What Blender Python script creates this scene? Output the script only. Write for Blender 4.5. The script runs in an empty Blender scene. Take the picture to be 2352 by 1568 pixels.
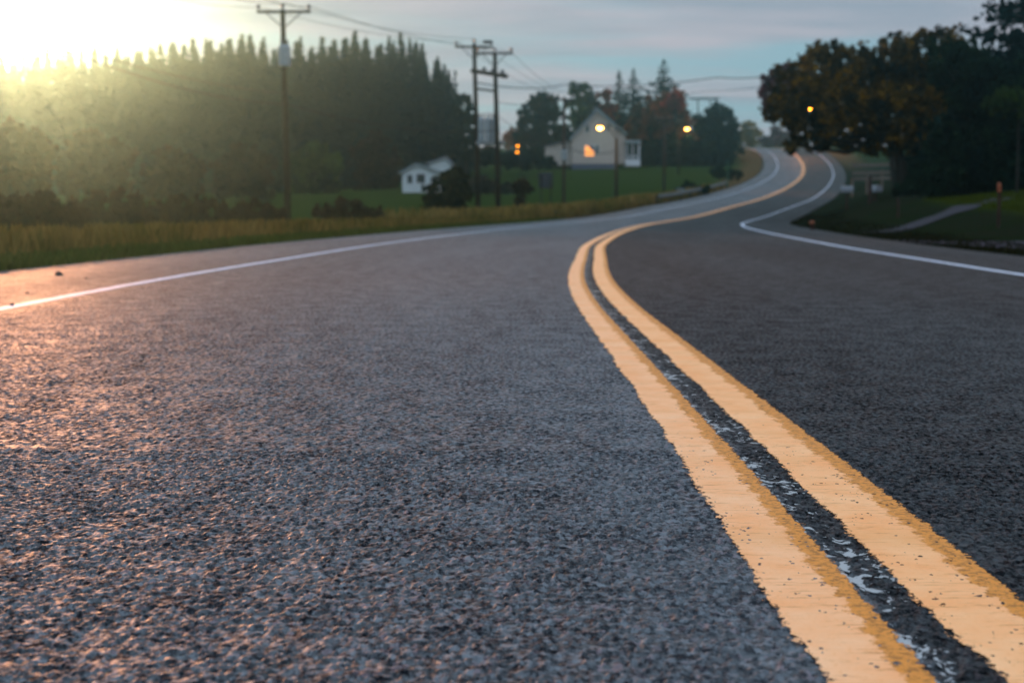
import bpy, math, random
import numpy as np
from mathutils import Vector, Matrix

R = math.radians
SC = bpy.context.scene
COL = SC.collection

# ------------------------------------------------------------------ camera
CAM_H = 0.6
F = 3267.0                      # focal length in pixels of a 2352 px wide picture
PITCH = math.atan(304.0 / F)
cam_d = bpy.data.cameras.new("camera")
cam = bpy.data.objects.new("camera", cam_d)
COL.objects.link(cam)
cam.location = (0, 0, CAM_H)
cam.rotation_euler = (R(90) - PITCH, 0, 0)
cam_d.sensor_width = 36.0
cam_d.lens = 50.0
cam_d.clip_start = 0.05
cam_d.clip_end = 5000
cam_d.dof.use_dof = True
cam_d.dof.focus_distance = 3.05
cam_d.dof.aperture_fstop = 4.8
cam_d.dof.aperture_blades = 0
SC.camera = cam

FWD = Vector((0, math.cos(PITCH), -math.sin(PITCH)))
UP = Vector((0, math.sin(PITCH), math.cos(PITCH)))
RIGHT = Vector((1, 0, 0))


def ray(px, py):
    return FWD + RIGHT * ((px - 1176) / F) - UP * ((py - 784) / F)


def at(px, py, d):
    """the world point seen at that pixel at distance Y = d"""
    r = ray(px, py)
    return Vector((0, 0, CAM_H)) + r * (d / r.y)


# ------------------------------------------------------------------ light
sun_dir = ray(14, 34).normalized()
SUN_EL = math.asin(sun_dir.z)
SUN_AZ = math.atan2(sun_dir.x, sun_dir.y)
sd = bpy.data.lights.new("sun", 'SUN')
sun = bpy.data.objects.new("sun", sd)
COL.objects.link(sun)
sun.rotation_euler = sun_dir.to_track_quat('Z', 'Y').to_euler()
sd.energy = 1.9
sd.angle = R(0.6)
sd.color = (1.0, 0.40, 0.17)

SC.view_settings.view_transform = 'Standard'
SC.view_settings.look = 'None'
SC.view_settings.exposure = 0.25
SC.view_settings.gamma = 1.0

W = bpy.data.worlds.new("World")
SC.world = W
W.use_nodes = True
nt = W.node_tree
nt.nodes.clear()


def N(t, typ, **kw):
    n = t.nodes.new(typ)
    for k, v in kw.items():
        setattr(n, k, v)
    return n


def ramp(t, fac, stops):
    n = t.nodes.new('ShaderNodeValToRGB')
    el = n.color_ramp.elements
    while len(el) < len(stops):
        el.new(0.5)
    for e, (p, c) in zip(el, stops):
        e.position = p
        e.color = (c[0], c[1], c[2], 1) if not isinstance(c, (int, float)) else (c, c, c, 1)
    t.links.new(fac, n.inputs[0])
    return n.outputs[0]


def mixc(t, fac, a, b, mode='MIX'):
    n = t.nodes.new('ShaderNodeMix')
    n.data_type = 'RGBA'
    n.blend_type = mode
    if isinstance(fac, (int, float)):
        n.inputs[0].default_value = fac
    else:
        t.links.new(fac, n.inputs[0])
    for s, v in ((6, a), (7, b)):
        if isinstance(v, tuple):
            n.inputs[s].default_value = (v[0], v[1], v[2], 1)
        else:
            t.links.new(v, n.inputs[s])
    return n.outputs[2]


def mth(t, op, a, b=None, c=None, clamp=False):
    n = t.nodes.new('ShaderNodeMath')
    n.operation = op
    n.use_clamp = clamp
    for i, v in enumerate((a, b, c)):
        if v is None:
            continue
        if isinstance(v, (int, float)):
            n.inputs[i].default_value = v
        else:
            t.links.new(v, n.inputs[i])
    return n.outputs[0]


def noise(t, vec, scale, detail=3, rough=0.5, dist=0.0):
    n = t.nodes.new('ShaderNodeTexNoise')
    n.inputs['Scale'].default_value = scale
    n.inputs['Detail'].default_value = detail
    n.inputs['Roughness'].default_value = rough
    n.inputs['Distortion'].default_value = dist
    if vec is not None:
        t.links.new(vec, n.inputs['Vector'])
    return n.outputs[0]


def mapping(t, vec, scale=(1, 1, 1), rot=(0, 0, 0), loc=(0, 0, 0)):
    n = t.nodes.new('ShaderNodeMapping')
    n.inputs['Scale'].default_value = scale
    n.inputs['Rotation'].default_value = rot
    n.inputs['Location'].default_value = loc
    t.links.new(vec, n.inputs['Vector'])
    return n.outputs[0]


def build_world():
    sky = N(nt, 'ShaderNodeTexSky', sky_type='NISHITA')
    sky.sun_disc = False
    sky.sun_elevation = SUN_EL
    sky.sun_rotation = SUN_AZ
    sky.altitude = 200
    sky.air_density = 1.0
    sky.dust_density = 2.0
    sky.ozone_density = 3.0
    tc = N(nt, 'ShaderNodeTexCoord')
    g = tc.outputs['Generated']
    sep = N(nt, 'ShaderNodeSeparateXYZ')
    nt.links.new(g, sep.inputs[0])
    # flat cloud sheet: the direction projected on a plane high above
    zc = mth(nt, 'ADD', mth(nt, 'MAXIMUM', sep.outputs[2], 0.0), 0.09)
    cx = mth(nt, 'DIVIDE', sep.outputs[0], zc)
    cy = mth(nt, 'DIVIDE', sep.outputs[1], zc)
    cmb = N(nt, 'ShaderNodeCombineXYZ')
    nt.links.new(cx, cmb.inputs[0])
    nt.links.new(cy, cmb.inputs[1])
    cv = mapping(nt, cmb.outputs[0], scale=(0.55, 1.15, 1), rot=(0, 0, R(-14)), loc=(1.3, 0.4, 0))
    n1 = noise(nt, cv, 0.9, 6, 0.52, 0.4)
    cl = ramp(nt, n1, [(0.43, 0.0), (0.56, 1.0)])
    n2 = noise(nt, mapping(nt, cmb.outputs[0], scale=(0.8, 2.2, 1)), 1.3, 5, 0.55, 0.2)
    shade = ramp(nt, n2, [(0.3, (0.25, 0.28, 0.35)), (0.68, (0.49, 0.42, 0.47))])
    base = mixc(nt, 1.0, sky.outputs[0], (0.052, 0.060, 0.066), 'MULTIPLY')
    # dusk blue floor so the sky away from the sun stays a soft teal
    base = mixc(nt, 0.86, base, (0.26, 0.41, 0.50))
    col = mixc(nt, mth(nt, 'MULTIPLY', cl, 0.85), base, shade)
    # cloud deck brightened overhead, out of view, to light the paint and grass
    zen = N(nt, 'ShaderNodeVectorMath', operation='SCALE')
    nt.links.new(col, zen.inputs[0])
    nt.links.new(ramp(nt, sep.outputs[2], [(0.22, 0.36), (0.85, 1.0)]), zen.inputs['Scale'])
    zen2 = N(nt, 'ShaderNodeVectorMath', operation='SCALE')
    nt.links.new(zen.outputs[0], zen2.inputs[0])
    zen2.inputs['Scale'].default_value = 1.0 / 0.36
    col = zen2.outputs[0]
    # bright sky round the low sun
    dot = N(nt, 'ShaderNodeVectorMath', operation='DOT_PRODUCT')
    nt.links.new(g, dot.inputs[0])
    dot.inputs[1].default_value = sun_dir
    d = mth(nt, 'MAXIMUM', dot.outputs['Value'], 0.0)
    h1 = mth(nt, 'MULTIPLY', mth(nt, 'POWER', d, 1400.0), 6.0)
    h2 = mth(nt, 'MULTIPLY', mth(nt, 'POWER', d, 200.0), 0.62)
    hal = mth(nt, 'ADD', h1, h2)
    hc = N(nt, 'ShaderNodeVectorMath', operation='SCALE')
    hc.inputs[0].default_value = (0.93, 1.0, 0.98)
    nt.links.new(hal, hc.inputs['Scale'])
    tot = mixc(nt, 1.0, col, hc.outputs[0], 'ADD')
    bg = N(nt, 'ShaderNodeBackground')
    bg.inputs[1].default_value = 1.0
    nt.links.new(tot, bg.inputs[0])
    out = N(nt, 'ShaderNodeOutputWorld')
    nt.links.new(bg.outputs[0], out.inputs[0])


build_world()

SC.render.engine = 'CYCLES'
SC.cycles.use_denoising = True
SC.cycles.denoiser = 'OPENIMAGEDENOISE'
SC.cycles.max_bounces = 5
SC.cycles.diffuse_bounces = 2
SC.cycles.glossy_bounces = 2
SC.cycles.transmission_bounces = 2
SC.cycles.volume_bounces = 0
SC.cycles.transparent_max_bounces = 8
SC.cycles.sample_clamp_indirect = 4.0
SC.cycles.sample_clamp_direct = 40.0

# ------------------------------------------------------------------ materials


def new_mat(name):
    m = bpy.data.materials.new(name)
    m.use_nodes = True
    t = m.node_tree
    b = t.nodes['Principled BSDF']
    return m, t, b


def simple(name, c, rough=0.7, metal=0.0, var=0.25, scale=6.0, bump=0.0, bscale=40.0):
    m, t, b = new_mat(name)
    tc = N(t, 'ShaderNodeTexCoord')
    n = noise(t, tc.outputs['Object'], scale, 4, 0.6)
    lo = tuple(x * (1 - var) for x in c)
    hi = tuple(min(1, x * (1 + var)) for x in c)
    t.links.new(ramp(t, n, [(0.3, lo), (0.7, hi)]), b.inputs['Base Color'])
    b.inputs['Roughness'].default_value = rough
    b.inputs['Metallic'].default_value = metal
    b.inputs['Specular IOR Level'].default_value = 0.5 if rough < .55 else 0.05
    if bump:
        bn = N(t, 'ShaderNodeBump')
        bn.inputs['Strength'].default_value = bump
        bn.inputs['Distance'].default_value = 0.01
        t.links.new(noise(t, tc.outputs['Object'], bscale, 4), bn.inputs['Height'])
        t.links.new(bn.outputs[0], b.inputs['Normal'])
    return m


def emit(name, c, s):
    m, t, b = new_mat(name)
    b.inputs['Base Color'].default_value = (*c, 1)
    b.inputs['Emission Color'].default_value = (*c, 1)
    b.inputs['Emission Strength'].default_value = s
    return m


def leafmat(name, c1, c2, c3, clump=0.5, rough=0.7, trans=0.2):
    """c1/c2: colours of single leaves, c3: colour of scattered clumps"""
    m, t, b = new_mat(name)
    geo = N(t, 'ShaderNodeNewGeometry')
    tc = N(t, 'ShaderNodeTexCoord')
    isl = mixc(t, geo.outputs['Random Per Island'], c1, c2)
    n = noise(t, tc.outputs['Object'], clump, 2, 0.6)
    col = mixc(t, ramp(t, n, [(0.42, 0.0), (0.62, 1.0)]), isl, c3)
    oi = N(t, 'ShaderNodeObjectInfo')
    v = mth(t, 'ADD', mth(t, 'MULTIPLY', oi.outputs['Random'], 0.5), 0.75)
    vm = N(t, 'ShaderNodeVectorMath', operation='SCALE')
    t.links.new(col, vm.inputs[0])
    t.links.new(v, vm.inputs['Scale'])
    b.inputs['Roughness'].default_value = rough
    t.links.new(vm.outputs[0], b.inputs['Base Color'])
    b.inputs['Specular IOR Level'].default_value = 0.0
    tr = N(t, 'ShaderNodeBsdfTranslucent')
    t.links.new(vm.outputs[0], tr.inputs[0])
    mx = N(t, 'ShaderNodeMixShader')
    mx.inputs[0].default_value = trans
    t.links.new(b.outputs[0], mx.inputs[1])
    t.links.new(tr.outputs[0], mx.inputs[2])
    t.links.new(mx.outputs[0], t.nodes['Material Output'].inputs[0])
    return m


def asphalt(name="asphalt"):
    m, t, b = new_mat(name)
    uv = N(t, 'ShaderNodeUVMap')
    uv.uv_map = "UVMap"
    v = uv.outputs[0]                    # metres: x across, y along
    sep = N(t, 'ShaderNodeSeparateXYZ')
    t.links.new(v, sep.inputs[0])
    v = mapping(t, v, scale=(1.0, 0.66, 1.0))
    wv = N(t, 'ShaderNodeVectorMath', operation='ADD')
    nz = N(t, 'ShaderNodeTexNoise')
    nz.inputs['Scale'].default_value = 70.0
    t.links.new(v, nz.inputs['Vector'])
    sc = N(t, 'ShaderNodeVectorMath', operation='SCALE')
    sc.inputs['Scale'].default_value = 0.012
    t.links.new(nz.outputs['Color'], sc.inputs[0])
    t.links.new(v, wv.inputs[0])
    t.links.new(sc.outputs[0], wv.inputs[1])
    vw = wv.outputs[0]
    vor = N(t, 'ShaderNodeTexVoronoi')
    vor.inputs['Scale'].default_value = 105.0
    t.links.new(vw, vor.inputs['Vector'])
    vor2 = N(t, 'ShaderNodeTexVoronoi')
    vor2.inputs['Scale'].default_value = 150.0
    t.links.new(vw, vor2.inputs['Vector'])
    n_f = noise(t, v, 62.0, 6, 0.70)
    n_m = noise(t, v, 7.0, 4, 0.6)
    n_l = noise(t, mapping(t, v, scale=(0.9, 0.16, 1)), 1.0, 5, 0.55, 0.3)
    pits = ramp(t, mth(t, 'ADD', mth(t, 'MULTIPLY', n_f, 0.85), mth(t, 'MULTIPLY', n_m, 0.22)), [(0.44, 0.0), (0.58, 1.0)])
    sep2 = N(t, 'ShaderNodeSeparateXYZ')
    t.links.new(vor.outputs['Color'], sep2.inputs[0])
    stone = ramp(t, sep2.outputs[0], [(0.0, (0.012, 0.012, 0.016)), (0.5, (0.056, 0.060, 0.072)), (1.0, (0.140, 0.150, 0.175))])
    stone = mixc(t, ramp(t, sep2.outputs[1], [(0.90, 0.0), (0.96, 0.8)]), stone, (0.16, 0.11, 0.13))
    col = mixc(t, pits, (0.004, 0.005, 0.008), stone)
    col = mixc(t, mth(t, 'MULTIPLY', ramp(t, n_l, [(0.42, 0.0), (0.66, 1.0)]), 0.30), col, (0.085, 0.098, 0.118))
    side = ramp(t, mth(t, 'ADD', mth(t, 'MULTIPLY', sep.outputs[0], 0.5), 0.5), [(0.468, 0.0), (0.488, 1.0)])  # left lane's sheen put into the colour: right of centre is darkened
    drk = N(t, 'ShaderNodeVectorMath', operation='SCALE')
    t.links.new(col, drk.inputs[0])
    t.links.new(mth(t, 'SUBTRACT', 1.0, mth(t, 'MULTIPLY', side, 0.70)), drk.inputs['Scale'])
    t.links.new(drk.outputs[0], b.inputs['Base Color'])
    h = mth(t, 'MULTIPLY', mth(t, 'SUBTRACT', 1.0, vor.outputs['Distance']), 0.5)
    h = mth(t, 'ADD', h, mth(t, 'MULTIPLY', pits, 1.0))
    h = mth(t, 'ADD', h, mth(t, 'MULTIPLY', vor2.outputs['Distance'], -0.35))
    h = mth(t, 'ADD', h, mth(t, 'MULTIPLY', sep2.outputs[2], 0.45))
    bn = N(t, 'ShaderNodeBump')
    mr = N(t, 'ShaderNodeMapRange')
    mr.inputs['From Min'].default_value = 18.0
    mr.inputs['From Max'].default_value = 26.0
    mr.inputs['To Min'].default_value = 0.22
    mr.inputs['To Max'].default_value = 0.85
    t.links.new(sep.outputs[1], mr.inputs['Value'])
    t.links.new(mr.outputs[0], bn.inputs['Strength'])
    bn.inputs['Distance'].default_value = 0.0045
    t.links.new(h, bn.inputs['Height'])
    t.links.new(bn.outputs[0], b.inputs['Normal'])
    rr = ramp(t, n_l, [(0.3, 0.60), (0.7, 0.50)])
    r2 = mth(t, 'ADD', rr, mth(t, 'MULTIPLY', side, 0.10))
    r2 = mth(t, 'ADD', r2, mth(t, 'MULTIPLY', mth(t, 'SUBTRACT', 1.0, pits), 0.3))
    t.links.new(r2, b.inputs['Roughness'])
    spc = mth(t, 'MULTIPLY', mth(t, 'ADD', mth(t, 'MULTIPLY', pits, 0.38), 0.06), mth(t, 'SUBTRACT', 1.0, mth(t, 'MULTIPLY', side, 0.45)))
    t.links.new(spc, b.inputs['Specular IOR Level'])
    return m


def paint(name, main, edge, dark_right=True, width=0.13, worn=0.5):
    """road paint on a sheet a little wider than the line: ragged, worn edges cut by alpha"""
    m, t, b = new_mat(name)
    uv = N(t, 'ShaderNodeUVMap')
    uv.uv_map = "UVMap"
    v = uv.outputs[0]
    sep = N(t, 'ShaderNodeSeparateXYZ')
    t.links.new(v, sep.inputs[0])
    x = sep.outputs[0]                     # 0 at line centre, metres
    nf = noise(t, mapping(t, v, scale=(1.0, 0.6, 1.0)), 85.0, 6, 0.74)
    nm = noise(t, v, 11.0, 4, 0.62)
    nl = noise(t, mapping(t, v, scale=(0.35, 1, 1)), 3.0, 3, 0.6)
    hw = width * 0.5
    # ragged signed distance to the edge
    wob = mth(t, 'ADD', mth(t, 'MULTIPLY', mth(t, 'SUBTRACT', nf, 0.5), 0.050), mth(t, 'MULTIPLY', mth(t, 'SUBTRACT', nm, 0.5), 0.034))
    dd = mth(t, 'SUBTRACT', hw, mth(t, 'ABSOLUTE', x))
    inside = mth(t, 'ADD', dd, wob)
    holes = mth(t, 'ADD', nf, mth(t, 'MULTIPLY', nl, 0.42))
    edgew = mth(t, 'MULTIPLY', ramp(t, mth(t, 'MULTIPLY', dd, 10.0), [(0.0, 1.0), (0.30, 0.0)]), 0.26)
    lwear = mth(t, 'MULTIPLY', ramp(t, mth(t, 'MULTIPLY', mth(t, 'ADD', x, hw), 10.0), [(0.0, 1.0), (0.42, 0.0)]), ramp(t, noise(t, v, 4.0, 3, 0.6), [(0.36, 0.10), (0.62, 0.46)]))
    edgew = mth(t, 'ADD', edgew, lwear)
    hole = ramp(t, mth(t, 'SUBTRACT', holes, edgew), [(0.455 * worn * 1.22, 0.0), (0.50 * worn * 1.22, 1.0)])
    a = mth(t, 'MULTIPLY', ramp(t, mth(t, 'MULTIPLY', inside, 100.0), [(0.35, 0.0), (0.6, 1.0)]), hole)
    col = mixc(t, ramp(t, nf, [(0.35, 0.0), (0.6, 1.0)]), tuple(c * 0.9 for c in main), main)
    blot = noise(t, v, 5.0, 4, 0.65)
    col = mixc(t, ramp(t, blot, [(0.36, 0.0), (0.66, 0.8)]), col, (min(1, main[0]), main[1] * 1.28, main[2] * 1.75))
    # thin cross cracks and grime
    grim = noise(t, mapping(t, v, scale=(0.6, 5.0, 1)), 16.0, 5, 0.7, 0.5)
    col = mixc(t, mth(t, 'MULTIPLY', ramp(t, grim, [(0.56, 0.0), (0.68, 1.0)]), 0.85), col, tuple(c * 0.6 for c in edge))
    col = mixc(t, mth(t, 'MULTIPLY', ramp(t, nf, [(0.56, 0.0), (0.66, 1.0)]), 0.35), col, edge)
    col = mixc(t, mth(t, 'MULTIPLY', ramp(t, nl, [(0.5, 0.0), (0.7, 1.0)]), 0.35), col, edge)
    if dark_right:
        # older, darker coat showing along the right-hand margin
        k = mth(t, 'ADD', x, mth(t, 'ADD', mth(t, 'MULTIPLY', mth(t, 'SUBTRACT', noise(t, v, 17.0, 5, 0.6), 0.5), 0.09), mth(t, 'MULTIPLY', mth(t, 'SUBTRACT', nf, 0.5), 0.06)))
        band = ramp(t, mth(t, 'MULTIPLY', k, 10.0), [(hw * 10 * 0.40, 0.0), (hw * 10 * 0.40 + 0.10, 1.0)])
        col = mixc(t, mth(t, 'MULTIPLY', band, 0.92), col, edge)
        pit = ramp(t, noise(t, v, 60.0, 5, 0.75), [(0.42, 1.0), (0.52, 0.0)])
        col = mixc(t, mth(t, 'MULTIPLY', mth(t, 'MULTIPLY', pit, band), 0.75), col, tuple(c * 0.35 for c in edge))
    t.links.new(col, b.inputs['Base Color'])
    b.inputs['Roughness'].default_value = 0.6
    b.inputs['Specular IOR Level'].default_value = 0.3
    bn = N(t, 'ShaderNodeBump')
    bn.inputs['Strength'].default_value = 0.5
    bn.inputs['Distance'].default_value = 0.002
    vor = N(t, 'ShaderNodeTexVoronoi')
    vor.inputs['Scale'].default_value = 95.0
    t.links.new(v, vor.inputs['Vector'])
    t.links.new(mth(t, 'SUBTRACT', nf, mth(t, 'MULTIPLY', vor.outputs['Distance'], 0.35)), bn.inputs['Height'])
    t.links.new(bn.outputs[0], b.inputs['Normal'])
    t.links.new(a, b.inputs['Alpha'])
    return m


def residue_mat():
    m, t, b = new_mat("old_white_paint")
    uv = N(t, 'ShaderNodeUVMap')
    uv.uv_map = "UVMap"
    v = uv.outputs[0]
    sep = N(t, 'ShaderNodeSeparateXYZ')
    t.links.new(v, sep.inputs[0])
    n1 = noise(t, mapping(t, v, scale=(1.0, 0.7, 1)), 26.0, 5, 0.62, 1.2)
    n2 = noise(t, v, 2.6, 2, 0.5)
    left = ramp(t, mth(t, 'ADD', mth(t, 'MULTIPLY', sep.outputs[0], 6.0), 0.5), [(0.1, 0.12), (0.8, -0.0)])
    k = mth(t, 'ADD', mth(t, 'ADD', n1, left), mth(t, 'MULTIPLY', mth(t, 'SUBTRACT', n2, 0.5), 0.35))
    a = ramp(t, k, [(0.645, 0.0), (0.67, 1.0)])
    b.inputs['Base Color'].default_value = (0.34, 0.34, 0.36, 1)
    b.inputs['Roughness'].default_value = 0.35
    t.links.new(a, b.inputs['Alpha'])
    return m


def ground_mat():
    m, t, b = new_mat("ground_cover")
    at_ = N(t, 'ShaderNodeAttribute', attribute_name="road_dist")
    d = at_.outputs['Fac']
    geo = N(t, 'ShaderNodeNewGeometry')
    p = geo.outputs['Position']
    n1 = noise(t, p, 0.35, 5, 0.62)
    n2 = noise(t, p, 3.0, 5, 0.7)
    n3 = noise(t, p, 22.0, 4, 0.7)
    green = mixc(t, n2, (0.014, 0.028, 0.003), (0.034, 0.056, 0.008))
    tan = mixc(t, n2, (0.055, 0.036, 0.014), (0.17, 0.10, 0.045))
    dirt = mixc(t, n2, (0.014, 0.012, 0.008), (0.040, 0.032, 0.022))
    sp = N(t, 'ShaderNodeSeparateXYZ')
    t.links.new(p, sp.inputs[0])
    far = mth(t, 'MULTIPLY', mth(t, 'SUBTRACT', sp.outputs[1], 112.0), 0.018, clamp=True)
    d = mth(t, 'MULTIPLY', d, mth(t, 'ADD', 1.0, mth(t, 'MULTIPLY', far, 3.0)))
    k = mth(t, 'ADD', mth(t, 'MULTIPLY', d, 0.030), mth(t, 'MULTIPLY', mth(t, 'SUBTRACT', n1, 0.5), 0.55))
    c = mixc(t, ramp(t, k, [(0.30, 0.0), (0.52, 1.0)]), tan, green)
    c = mixc(t, ramp(t, mth(t, 'ADD', mth(t, 'MULTIPLY', d, 0.25), mth(t, 'MULTIPLY', mth(t, 'SUBTRACT', n2, 0.5), 0.6)), [(0.1, 0.0), (0.5, 1.0)]), dirt, c)
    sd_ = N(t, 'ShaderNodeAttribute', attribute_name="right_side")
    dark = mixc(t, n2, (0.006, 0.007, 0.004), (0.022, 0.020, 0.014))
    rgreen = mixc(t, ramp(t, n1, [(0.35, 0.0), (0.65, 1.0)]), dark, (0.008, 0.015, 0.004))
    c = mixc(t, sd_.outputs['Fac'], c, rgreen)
    rt = N(t, 'ShaderNodeAttribute', attribute_name="lawn")
    lawn = mixc(t, n2, (0.022, 0.033, 0.002), (0.052, 0.066, 0.003))
    c = mixc(t, rt.outputs['Fac'], c, lawn)
    c = mixc(t, mth(t, 'MULTIPLY', n3, 0.5), c, (0.010, 0.012, 0.006))
    t.links.new(c, b.inputs['Base Color'])
    b.inputs['Roughness'].default_value = 0.95
    b.inputs['Specular IOR Level'].default_value = 0.0
    bn = N(t, 'ShaderNodeBump')
    bn.inputs['Strength'].default_value = 0.8
    bn.inputs['Distance'].default_value = 0.12
    t.links.new(n2, bn.inputs['Height'])
    t.links.new(bn.outputs[0], b.inputs['Normal'])
    return m


M = {}
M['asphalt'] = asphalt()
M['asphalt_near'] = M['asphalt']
M['yellow_left'] = paint("yellow_road_paint", (1.0, 0.42, 0.165), (0.70, 0.235, 0.012), True, 0.155, 0.5)
M['yellow_right'] = paint("yellow_road_paint_fresh", (1.0, 0.41, 0.145), (0.70, 0.235, 0.012), True, 0.170, 0.5)
M['white_paint'] = paint("white_road_paint", (0.52, 0.50, 0.52), (0.40, 0.38, 0.40), False, 0.125, 0.46)
M['residue'] = residue_mat()
M['ground'] = ground_mat()
M['gravel'] = simple("driveway_gravel", (0.040, 0.036, 0.052), 0.9, 0, 0.5, 9.0, 0.8, 30)
M['path'] = simple("pale_gravel", (0.036, 0.032, 0.040), 0.9, 0, 0.35, 9.0, 0.6, 30)
M['wood'] = simple("weathered_pole_wood", (0.030, 0.024, 0.019), 0.85, 0, 0.4, 5.0, 0.5, 30)
M['redwood'] = simple("reddish_pole_wood", (0.052, 0.026, 0.022), 0.85, 0, 0.35, 5.0, 0.5, 30)
M['metal'] = simple("galvanised_metal", (0.33, 0.36, 0.38), 0.45, 0.5, 0.2, 9.0)
M['rail_steel'] = simple("weathered_rail_steel", (0.15, 0.16, 0.17), 0.6, 0.3, 0.2, 3.0)
M['dmetal'] = simple("dark_metal", (0.05, 0.055, 0.06), 0.5, 0.4, 0.2, 9.0)
M['porcelain'] = simple("insulator_porcelain", (0.12, 0.12, 0.12), 0.3, 0, 0.2, 9.0)
M['wire'] = simple("wire_sheath", (0.03, 0.03, 0.035), 0.6, 0, 0.1, 9.0)
M['siding'] = simple("cream_siding", (0.52, 0.44, 0.40), 0.7, 0, 0.06, 2.0)
M['whitewall'] = simple("white_siding", (0.62, 0.66, 0.68), 0.7, 0, 0.05, 2.0)
M['trim'] = simple("white_trim", (0.68, 0.70, 0.76), 0.6, 0, 0.04, 2.0)
M['roof'] = simple("dark_shingles", (0.055, 0.060, 0.085), 0.85, 0, 0.3, 8.0)
M['roofgrey'] = simple("grey_roof", (0.28, 0.33, 0.36), 0.7, 0, 0.15, 8.0)
M['found'] = simple("foundation", (0.11, 0.12, 0.17), 0.9, 0, 0.2, 4.0)
M['glass'] = simple("dark_window", (0.018, 0.026, 0.026), 0.25, 0, 0.2, 2.0)
M['litwin'] = emit("lit_window", (1.0, 0.36, 0.08), 1.15)
M['lamp'] = emit("sodium_lamp", (1.0, 0.42, 0.07), 34.0)
M['lamp2'] = emit("orange_lamp", (1.0, 0.30, 0.01), 4.5)
M['lamp3'] = emit("far_sodium_lamp", (1.0, 0.28, 0.01), 45.0)
M['bark'] = simple("bark", (0.030, 0.024, 0.020), 0.9, 0, 0.4, 6.0, 0.6, 20)
M['birch'] = simple("pale_bark", (0.16, 0.13, 0.11), 0.9, 0, 0.3, 6.0)
M['stone'] = simple("stone", (0.06, 0.05, 0.05), 0.9, 0, 0.3, 10.0)
M['orange_plastic'] = simple("orange_reflector", (0.30, 0.06, 0.01), 0.4, 0, 0.1, 3.0)
M['green_post'] = simple("green_post", (0.05, 0.13, 0.08), 0.6, 0, 0.1, 3.0)
M['white_metal'] = simple("white_enamel", (0.22, 0.23, 0.26), 0.4, 0, 0.05, 3.0)
M['darkpanel'] = simple("dull_sign_back", (0.055, 0.060, 0.072), 0.6, 0.2, 0.15, 3.0)
M['bluebox'] = simple("blue_enamel", (0.14, 0.22, 0.30), 0.5, 0, 0.1, 3.0)

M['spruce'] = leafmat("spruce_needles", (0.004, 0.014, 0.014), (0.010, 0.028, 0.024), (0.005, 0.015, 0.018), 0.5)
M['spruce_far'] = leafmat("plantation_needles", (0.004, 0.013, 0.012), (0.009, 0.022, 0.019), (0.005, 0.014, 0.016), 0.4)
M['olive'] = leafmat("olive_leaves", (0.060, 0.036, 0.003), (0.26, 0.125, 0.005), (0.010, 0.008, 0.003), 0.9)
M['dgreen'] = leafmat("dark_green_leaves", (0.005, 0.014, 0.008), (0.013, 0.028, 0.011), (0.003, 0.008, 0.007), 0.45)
M['lgreen'] = leafmat("mid_green_leaves", (0.030, 0.055, 0.012), (0.06, 0.10, 0.016), (0.018, 0.034, 0.012), 0.45)
M['redleaf'] = leafmat("red_leaves", (0.24, 0.022, 0.014), (0.36, 0.050, 0.020), (0.14, 0.026, 0.012), 0.5)
M['orangeleaf'] = leafmat("orange_leaves", (0.20, 0.050, 0.012), (0.30, 0.075, 0.016), (0.040, 0.026, 0.010), 0.35)
M['yellowleaf'] = leafmat("yellow_leaves", (0.20, 0.13, 0.020), (0.30, 0.19, 0.035), (0.11, 0.085, 0.030), 0.5)
M['maroon'] = leafmat("maroon_leaves", (0.13, 0.040, 0.058), (0.18, 0.065, 0.075), (0.085, 0.040, 0.055), 0.5)
M['brownleaf'] = leafmat("brown_leaves", (0.026, 0.018, 0.013), (0.055, 0.032, 0.018), (0.015, 0.014, 0.012), 0.5)
M['tanweed'] = leafmat("dry_weeds", (0.15, 0.095, 0.028), (0.28, 0.18, 0.055), (0.09, 0.080, 0.016), 0.5)
M['grass'] = leafmat("verge_grass", (0.035, 0.055, 0.010), (0.075, 0.090, 0.018), (0.055, 0.060, 0.014), 0.5)
M['bankgrass'] = leafmat("bank_grass_blades", (0.006, 0.009, 0.003), (0.018, 0.020, 0.006), (0.012, 0.010, 0.005), 0.5)
M['lawnblade'] = leafmat("lawn_grass", (0.028, 0.040, 0.002), (0.060, 0.072, 0.004), (0.036, 0.044, 0.003), 0.5)

# ------------------------------------------------------------------ helpers


def tag(o, label=None, cat=None, group=None, kind=None):
    if label:
        o['label'] = label
    if cat:
        o['category'] = cat
    if group:
        o['group'] = group
    if kind:
        o['kind'] = kind
    return o


def empty(name, loc, label=None, cat=None, group=None, rz=0.0):
    o = bpy.data.objects.new(name, None)
    o.location = loc
    o.rotation_euler = (0, 0, rz)
    COL.objects.link(o)
    return tag(o, label, cat, group)


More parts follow.
